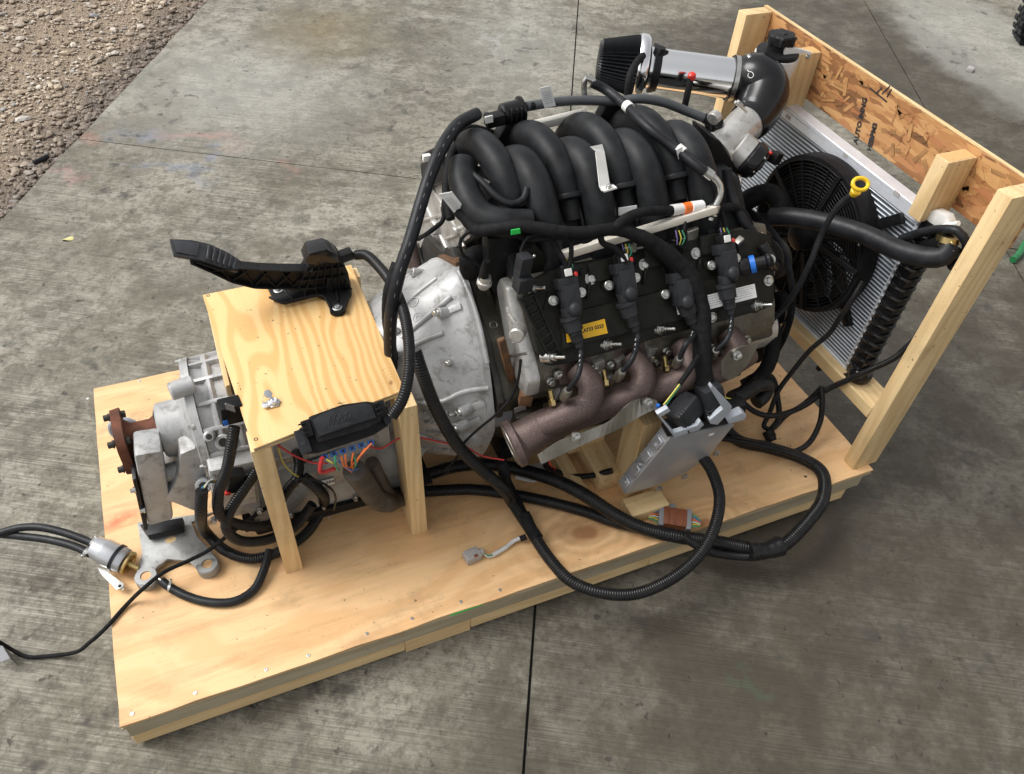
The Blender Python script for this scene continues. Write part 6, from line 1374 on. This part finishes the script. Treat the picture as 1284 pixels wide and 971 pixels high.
# arm: box lattice from the housing to the pad
def strip_poly(top, bot, y0, dep, name, m_, par, bev=.002):
    P_ = [at(*q, y=y) for q, y in zip(top, y0)]+[at(*q, y=y) for q, y in zip(bot[::-1], y0[::-1])]
    mb = MB(); mb.prism(P_, (0, dep, 0), bev); return part(name, mb, m_, par)
Ya = Yp+.028
tA = ((246, 325), (276, 335), (302, 333), (325, 335), (350, 336), (385, 336)); bA = ((238, 326), (265, 338), (290, 350), (318, 357), (345, 358), (368, 358))
mb = MB()
for k in range(5):
    a0, a1, b0, b1 = at(*tA[k], y=Ya), at(*tA[k+1], y=Ya), at(*bA[k], y=Ya), at(*bA[k+1], y=Ya)
    mb.prism([a0, a1, b1, b0], (0, .006, 0))
arm = part('arm', mb, M['plastic'], pd)
for k in range(5):
    a0, a1, b0, b1 = at(*tA[k], y=Ya), at(*tA[k+1], y=Ya), at(*bA[k], y=Ya), at(*bA[k+1], y=Ya)
    part('arm_edge', MB().beam(a0, a1, .030, .004, V((0, 0, 1)), .001), M['plastic'], arm); part('arm_edge', MB().beam(b0, b1, .030, .004, V((0, 0, 1)), .001), M['plastic'], arm)
    o_ = V((0, -.005, 0)); part('lattice_rib', MB().beam(a0+o_, b1+o_, .010, .002, V((1, 0, 0))), M['plastic'], arm); part('lattice_rib', MB().beam(b0+o_, (a0+a1)/2+o_, .010, .002, V((1, 0, 0))), M['plastic'], arm)
# foot pad: long curved plate facing up
padtop = ((213, 300), (240, 301), (262, 306), (285, 316), (303, 328)); padbot = ((218, 319), (240, 323), (259, 328), (280, 335), (299, 341))
zz = [.60-.0*k for k in range(5)]
hts = [at(*q, y=Ya) for q in padtop]
mb = MB(); Q = []
for (a, b) in zip(padtop, padbot):
    pa = at(*a, y=Ya+.030); pb_ = at(*b, y=Ya-.012); Q.append((pa, pb_))
for k in range(4):
    (a0, b0), (a1, b1) = Q[k], Q[k+1]; n_ = (a1-a0).cross(b0-a0).normalized(); n_ = n_ if n_.z > 0 else -n_
    mb.prism([a0, a1, b1, b0], -n_*.009)
M['pad'] = simple('pedal_rubber', (.030, .031, .036), (.042, .043, .048), .5, sc=50, bump=.1)
pad = part('foot_pad', mb, M['pad'], pd, label='rubber foot pad with raised bars at the tip')
for k, t in enumerate((.50, .58, .66, .74, .82, .90)):
    f_ = t*4; i = min(3, int(f_)); w_ = f_-i; a0 = Q[i][0].lerp(Q[i+1][0], w_); b0 = Q[i][1].lerp(Q[i+1][1], w_); n_ = (Q[i+1][0]-Q[i][0]).cross(b0-a0).normalized(); n_ = n_ if n_.z > 0 else -n_
    part('grip_bar', MB().beam(a0.lerp(b0, .1)+n_*.0025, a0.lerp(b0, .92)+n_*.0025, .0065, .006, n_, .0015), M['pad'], pad)
a0 = Q[0][0].lerp(Q[1][0], .15); b0 = Q[0][1].lerp(Q[1][1], .15); a1 = Q[1][0].lerp(Q[2][0], .5); b1 = Q[1][1].lerp(Q[2][1], .3); n_ = (a1-a0).cross(b0-a0).normalized(); n_ = n_ if n_.z > 0 else -n_
part('grip_block', MB().prism([a0.lerp(b0, .12), a1.lerp(b1, .12), a1.lerp(b1, .88), a0.lerp(b0, .88)], n_*.003, .0008), M['pad'], pad)

# ---------------------------------------------------------------- key switch
ks = thing('key_switch', 'small chrome key switch with two keys, flat in the stand top', 'key switch', at(342, 508, z=.488))
c = at(343, 506, z=.4885); part('hex_nut', MB().hexa(c, (0, 0, 1), .015, .004), M['bare_steel'], ks); part('barrel', MB().lathe(c+V((0, 0, .003)), (0, 0, 1), [(0, .0105), (.006, .0105), (.008, .008), (.0075, .003)], 24), M['chrome'], ks)
def key(rot_, z_, tilt):
    m_ = MB(); R = Matrix.Rotation(rot_, 3, 'Z') @ Matrix.Rotation(tilt, 3, 'Y'); o_ = c+V((0, 0, z_))
    m_.prism([o_+R @ V((x*.001, y*.001, 0)) for x, y in ((0, -2.5), (8, -3), (11, -8), (21, -8), (25, -3), (25, 4), (21, 8), (11, 8), (8, 3), (0, 2.5))], R @ V((0, 0, .0018)), .0003); return m_
part('key', key(radians(118), .010, radians(-34)), M['satin_alu'], ks); part('key', key(radians(196), .004, radians(-3)), M['satin_alu'], ks)
part('key_ring', MB().ring(c+V((-.012, .006, .010)), V((.4, -.6, .8)), .009, .0008, 24, 6), M['bare_steel'], ks)

# ---------------------------------------------------------------- fuse box on the stand edge
fb_ = thing('fuse_box', 'black fuse box with scribbled emblem overhanging the near edge of the stand', 'fuse box', at(430, 555, y=.19))
Yf = .200
def fp(u, v_, y=Yf): return at(u, v_, y=y)
# lid as a slab whose face tilts to the viewer
l0 = fp(384, 532); l1 = fp(486, 505); XF = (l1-l0).normalized(); NF = V((0, -.62, .78)); NF = (NF-XF*NF.dot(XF)).normalized(); O_F = fp(430, 545)
def ff(u, v_, n_=0.0): return atp(u, v_, O_F+NF*n_, NF)
m_ = MB(); m_.prism([ff(*q, 0) for q in ((386, 523), (402, 517), (430, 507), (460, 503), (474, 505), (480, 527), (462, 537), (430, 547), (398, 556), (394, 545))], -NF*.028, .006); lid = part('lid', m_, M['plastic'], fb_)
m_ = MB(); m_.prism([ff(*q, .001) for q in ((392, 527), (404, 519), (432, 510), (458, 506), (466, 508), (472, 524), (440, 534), (400, 548))], NF*.004, .002); part('lid_panel', m_, M['coil'], lid)
m_ = MB(); m_.prism([ff(*q, -.026) for q in ((372, 545), (376, 536), (388, 535), (470, 512), (482, 512), (489, 520), (487, 534), (470, 545), (430, 558), (400, 568), (380, 570))], -NF*.035, .004); part('base', m_, M['plastic'], fb_)
for P_ in (((368, 541), (382, 537), (392, 566), (378, 571)), ((474, 511), (486, 509), (491, 530), (484, 533))):
    m_ = MB(); m_.prism([ff(*q, -.012) for q in P_], -NF*.012, .002); wg = part('mounting_wing', m_, M['coil'], fb_)
p = ff(380, 556, -.0115); part('hole', MB().lathe(p, NF, [(0, .005), (.0006, .005)], 14), M['ink'], wg)
for P_ in (((376, 529), (388, 525), (394, 546), (384, 549)), ((470, 504), (481, 501), (486, 520), (478, 523))):
    m_ = MB(); m_.prism([ff(*q, .004) for q in P_], -NF*.024, .003); lk = part('latch', m_, M['plastic'], fb_)
    for k in range(3):
        a_ = ff(P_[0][0]+2+k*2.5, P_[0][1]+3+k*6, .006); part('latch_rib', MB().box(a_, (.014, .003, .005), rotm(XF, NF), .0008), M['plastic'], lk)
# the emblem: pressed scribble and a line of small print
sc_ = [((412, 534), (414, 521), (417, 532), (421, 519), (424, 531)), ((424, 530), (427, 519), (431, 529), (434, 517)), ((431, 520), (437, 516), (440, 522), (436, 526), (432, 522)), ((414, 524), (420, 528), (428, 522), (438, 527)), ((434, 524), (440, 520), (438, 516), (433, 519))]
for s_ in sc_:
    part('emblem', MB().tube([ff(*q, .0056) for q in s_], .0007, 6, .003), M['ink'], lid)
a_ = ff(421, 535.5, .0054); part('emblem', MB().beam(ff(418, 537, .0054), ff(441, 530, .0054), .0020, .0006, NF), M['ink'], lid)
for k in range(6):
    p = ff(407+k*11.5, 573-k*3.6-(k > 3)*0, -.052); cn_ = part('blue_terminal', MB().box(p, (.013, .010, .010), rotm(XF, NF), .001), M['blue'], fb_); part('terminal_hole', MB().box(p+NF*.0052, (.006, .006, .0008), rotm(XF, NF)), M['ink'], cn_)

# ---------------------------------------------------------------- fuel filter hanging over the left edge with its hoses
FL = thing('fuel_filter_regulator', 'silver cylindrical fuel filter regulator hanging over the left pallet edge', 'fuel filter', at(140, 700, z=.02))
f0 = at(121, 687, z=.052); f1 = at(160, 706, z=.030); df = (f1-f0).normalized(); Lf = (f1-f0).length
part('canister', MB().lathe(f0-df*.008, df, [(0, .020), (.002, .027), (.026, .029), (.027, .031), (Lf-.002, .031), (Lf+.002, .029)], 40), M['satin_alu'], FL)
part('rubber_band', MB().lathe(f0+df*(Lf*.62), df, [(0, .0315), (.0, .0335), (.008, .0335), (.008, .0315)], 40), M['rubber'], FL)
part('end_cap', MB().lathe(f0+df*(Lf+.0), df, [(0, .0295), (.004, .0295), (.006, .027), (.006, .022), (.002, .020), (.002, .008), (.012, .0065), (.030, .006)], 36), M['gold'], FL)
m_ = MB(); m_.prism([at(*q, z=.020) for q in ((122, 712), (134, 716), (156, 734), (155, 740), (146, 740), (128, 722))], (0, 0, .002)); br = part('mounting_strap', m_, M['bare_steel'], FL)
part('grommet', MB().lathe(at(150, 735, z=.022), (0, 0, 1), [(0, .0095), (.003, .0095), (.0035, .0045)], 20), M['bare_steel'], br); part('grommet_hole', MB().lathe(at(150, 735, z=.0257), (0, 0, 1), [(0, .004), (.0004, .004)], 16), M['rubber'], br)
for (q, dd) in (((118, 680), 1), ((113, 694), 2)):
    p = at(*q, z=.055); part('barb', MB().cyl(p+df*.012, p-df*.012, .007, n=14), M['bare_steel'], FL)
h1_ = hthing('fuel_supply_hose', 'upper of two black rubber hoses entering the silver fuel filter from the left', 'hose', A((-60, 700, 'z', .0), (-20, 678, 'z', .03), (15, 664, 'z', .05), (45, 661, 'z', .06), (80, 668, 'z', .06), (116, 681, 'z', .056)), .0095, 'rubber', n=16)
h2_ = hthing('fuel_return_hose', 'lower of two black rubber hoses entering the silver fuel filter from the left', 'hose', A((-60, 655, 'z', .0), (-15, 668, 'z', .02), (20, 672, 'z', .035), (60, 677, 'z', .05), (92, 685, 'z', .054), (114, 695, 'z', .054)), .0095, 'rubber', n=16)
clamp(h1_, at(117, 681, z=.057), df, .0098, w_=.008, screw=V((.3, .6, .8)), m_='bare_steel'); clamp(h2_, at(109, 693, z=.055), df, .0100, w_=.009, screw=V((-.2, -.9, .3)))
h3 = hthing('fuel_outlet_hose', 'black rubber hose with a spring clamp curving on the deck right of the bracket feet', 'hose', A((203, 729, 'z', .016), (215, 738, 'z', .013), (240, 750, 'z', .0105), (268, 756, 'z', .0105), (295, 754, 'z', .0105), (318, 740, 'z', .011), (331, 715, 'z', .02), (338, 690, 'z', .03)), .0105, 'rubber', n=16)
clamp(h3, at(214, 737, z=.013), V((.8, -.4, 0)), .0108, w_=.006, screw=V((.2, .5, .8)))
part('brass_stub', MB().cyl(at(194, 723, z=.018), at(206, 730, z=.016), .0045, n=12), M['bare_steel'], h3)
hose('loose_black_cable', 'thin black cable snaking over the bracket foot and left onto the concrete', 'cable', A((-20, 795, 'z', -.06), (0, 806, 'z', -.09), (15, 815, 'z', -.118), (35, 824, 'z', -.121), (60, 823, 'z', -.12), (95, 818, 'z', -.10), (112, 806, 'z', -.04), (124, 796, 'z', -.002), (138, 782, 'z', .006), (150, 768, 'z', .006), (164, 753, 'z', .012), (180, 738, 'z', .055), (205, 718, 'z', .056), (235, 704, 'z', .05), (262, 690, 'z', .06), (290, 668, 'z', .09), (318, 648, 'z', .13), (335, 636, 'z', .16)), .0048, 'tape', n=10)
pw = MB(); P_ = [at(*q, z=GZ+.045) for q in ((-14, 812), (2, 810), (12, 826), (-8, 834))]; pw.prism(P_, (0, 0, -.0018)); pw.prism([at(*q, z=GZ+.045) for q in ((2, 810), (12, 826), (12.5, 825.6), (2.6, 809.6))], (.004, 0, -.043))
solo('bent_metal_bracket', pw, M['dull_grey'], 'thin bent metal bracket at the left picture edge on concrete', 'bracket')

# ---------------------------------------------------------------- loose connectors on the deck
gc = thing('sensor_connector', 'small grey plug with white taped wires lying on the deck front', 'connector', at(592, 700, z=0))
c = at(592, 697, z=.014); R = rotm(V((1, .12, 0)))
part('shell', MB().box(c, (.040, .030, .024), R, .003), M['light_grey'], gc)
for k in (-1, 1): part('shell_rib', MB().box(c+V((.004, k*.008, .012)), (.022, .003, .004), R, .001), M['light_grey'], gc)
part('seal', MB().cyl(c+V((.020, .002, 0)), c+V((.030, .003, 0)), .010, n=16, bev=.001), M['light_grey'], gc); part('red_latch', MB().box(c+V((.006, -.010, .0125)), (.010, .008, .003), R, .0008), M['brown_plastic'], gc)
for k, c_ in enumerate(('wire_green', 'wire_white')): part('wire', MB().tube([c+V((.028, -.003+.005*k, 0)), at(612, 697+k*2, z=.01), at(622, 695+k, z=.008)], .0018, 6), M[c_], gc)
m_ = MB(); m_.wrap(A((618, 696, 'z', .01), (632, 688, 'z', .010), (645, 678, 'z', .012), (655, 674, 'z', .018)), .0055, seed=2, amp=.2); part('white_tape', m_, M['wire_white'], gc)
part('black_tape', MB().cyl(at(652, 676, z=.018), at(660, 673, z=.022), .0075, n=12), M['tape'], gc)
bc = thing('brown_connector', 'rust brown multi pin plug with grey ends lying between looms on the deck', 'connector', at(846, 652, z=0))
c = at(846, 650, z=.022); R = rotm(at(870, 655, z=0)-at(825, 648, z=0), V((0, -.25, 1)))
part('body', MB().box(c, (.062, .050, .024), R, .004), M['brown_plastic'], bc)
for k in range(3): part('body_ridge', MB().box(c+R @ V((-.018+.018*k, 0, .012)), (.004, .048, .004), R, .001), M['brown_plastic'], bc)
for s in (-1, 1): part('end_cap', MB().box(c+R @ V((s*.036, 0, 0)), (.014, .058, .020), R, .003), M['dull_grey'], bc)
part('mounting_tab', MB().lathe(c+R @ V((-.008, .032, -.004)), R @ V((0, 0, 1)), [(0, .010), (.004, .010), (.004, .004)], 18), M['dull_grey'], bc)
for s, n_ in ((-1, 6), (1, 6)):
    for k in range(n_):
        a_ = c+R @ V((s*.042, -.02+.008*k, 0)); b_ = c+R @ V((s*.068, -.010+.003*k, -.004)); part('wire', MB().tube([a_, (a_+b_)/2+V((0, 0, .004)), b_], .0018, 6), M[('wire_green', 'wire_yellow', 'wire_white', 'wire_orange', 'wire_blue', 'wire_green')[k]], bc)
rl_ = thing('relay_socket', 'small black relay socket with two holes on the deck near the right edge', 'connector', at(965, 552, z=0))
c = at(965, 547, z=.022); R = rotm(V((1, .1, 0)), V((0, -.5, 1))); part('socket', MB().box(c, (.026, .034, .020), R, .002), M['plastic'], rl_)
for k in (-1, 1): part('terminal_hole', MB().box(c+R @ V((0, k*.008, .0102)), (.007, .006, .0008), R), M['ink'], rl_)
part('side_clip', MB().box(c+R @ V((.016, .004, 0)), (.008, .022, .012), R, .002), M['plastic'], rl_)
part('rock', MB(), M['ink'], rl_) if 0 else None
# spacer: white plastic bag scrap under the outlet, on deck
m_ = MB(); m_.prism([at(*q, z=.012) for q in ((655, 585), (682, 580), (690, 600), (668, 606), (645, 600))], (0, 0, .006), .003); m_.jitter(.004, 40); solo('white_plastic_scrap', m_, M['white_plastic'], 'scrap of white plastic on the deck below the exhaust outlet', 'scrap')

# ---------------------------------------------------------------- things on the ground
lf = MB(); q = at(85, 300, z=GZ+.004)
pts = [q+V((.016*cos(t)*(1.3 if abs(cos(t)) > .8 else 1), .009*sin(t), .004*sin(2*t))) for t in [2*pi*k/12 for k in range(12)]]; lf.prism(pts, (0, 0, .0008)); solo('fallen_leaf', lf, simple('pale_leaf', (.62, .58, .26), (.5, .45, .18), .6), 'small pale yellow leaf lying alone on the concrete', 'leaf')
st = MB(); a_ = at(42, 205, z=GZ-.002); b_ = at(61, 196, z=GZ+.004); st.lathe(a_, b_-a_, [(0, .008), (.003, .011), ((b_-a_).length-.01, .010), ((b_-a_).length, .006)], 14); st.jitter(.002, 50); solo('charred_stick', st, M['rubber'], 'short thick black stub lying in the gravel by the concrete edge', 'stick')
sc2 = MB(); q = at(1217, 87, z=GZ+.01); sc2.box(q, (.05, .035, .02), rotm(V((1, .6, 0))), .004); sc2.jitter(.006, 30); solo('small_scrap', sc2, M['light_grey'], 'small bright grey scrap lying on the dry concrete beyond the crate', 'scrap')
gr = MB(); q = at(101, 263, z=GZ)
# tyre entering at the top right corner
ty = thing('tyre', 'black tyre just entering the picture at the top right corner', 'tyre', at(1300, 60, z=GZ))
tcn = at(1330, 58, z=GZ)+V((0, 0, .17)); ax = V((.5, .86, 0)).normalized()
m_ = MB(); m_.lathe(tcn-ax*.09, ax, [(0, .13), (.0, .22), (.012, .285), (.035, .305), (.09, .31), (.145, .305), (.168, .285), (.18, .22), (.18, .13)], 64); tm = part('carcass', m_, M['rubber'], ty)
for k in range(40):
    th = 2*pi*k/40; a_, b_, d_ = frame(ax); rdir = a_*cos(th)+b_*sin(th)
    for s in (-1, 0, 1): part('tread_block', MB().box(tcn+rdir*.312+ax*s*.052, (.030, .042, .012), rotm(rdir.cross(ax), rdir), .002), M['rubber'], ty)
m_ = MB(); m_.lathe(tcn-ax*.05, ax, [(0, .128), (.1, .128)], 40); part('rim', m_, M['dull_grey'], ty)
hs2 = MB(); hs2.tube([V((2.42, .05, GZ+.014)), V((2.52, .12, GZ+.014)), V((2.68, .10, GZ+.014)), V((2.85, .25, GZ+.014))], .013, 12); 
M['hose_green'] = simple('green_rubber', (.015, .16, .05), (.01, .11, .035), .45)
hose('garden_hose', 'short piece of green hose beyond the near post', 'hose', A((1270, 326, 'z', GZ+.014), (1277, 320, 'z', GZ+.014), (1284, 308, 'z', GZ+.014), (1300, 290, 'z', GZ+.014), (1330, 280, 'z', GZ+.014)), .014, 'hose_green')
hs2.bm.free()
# dark strip of a kerb far behind
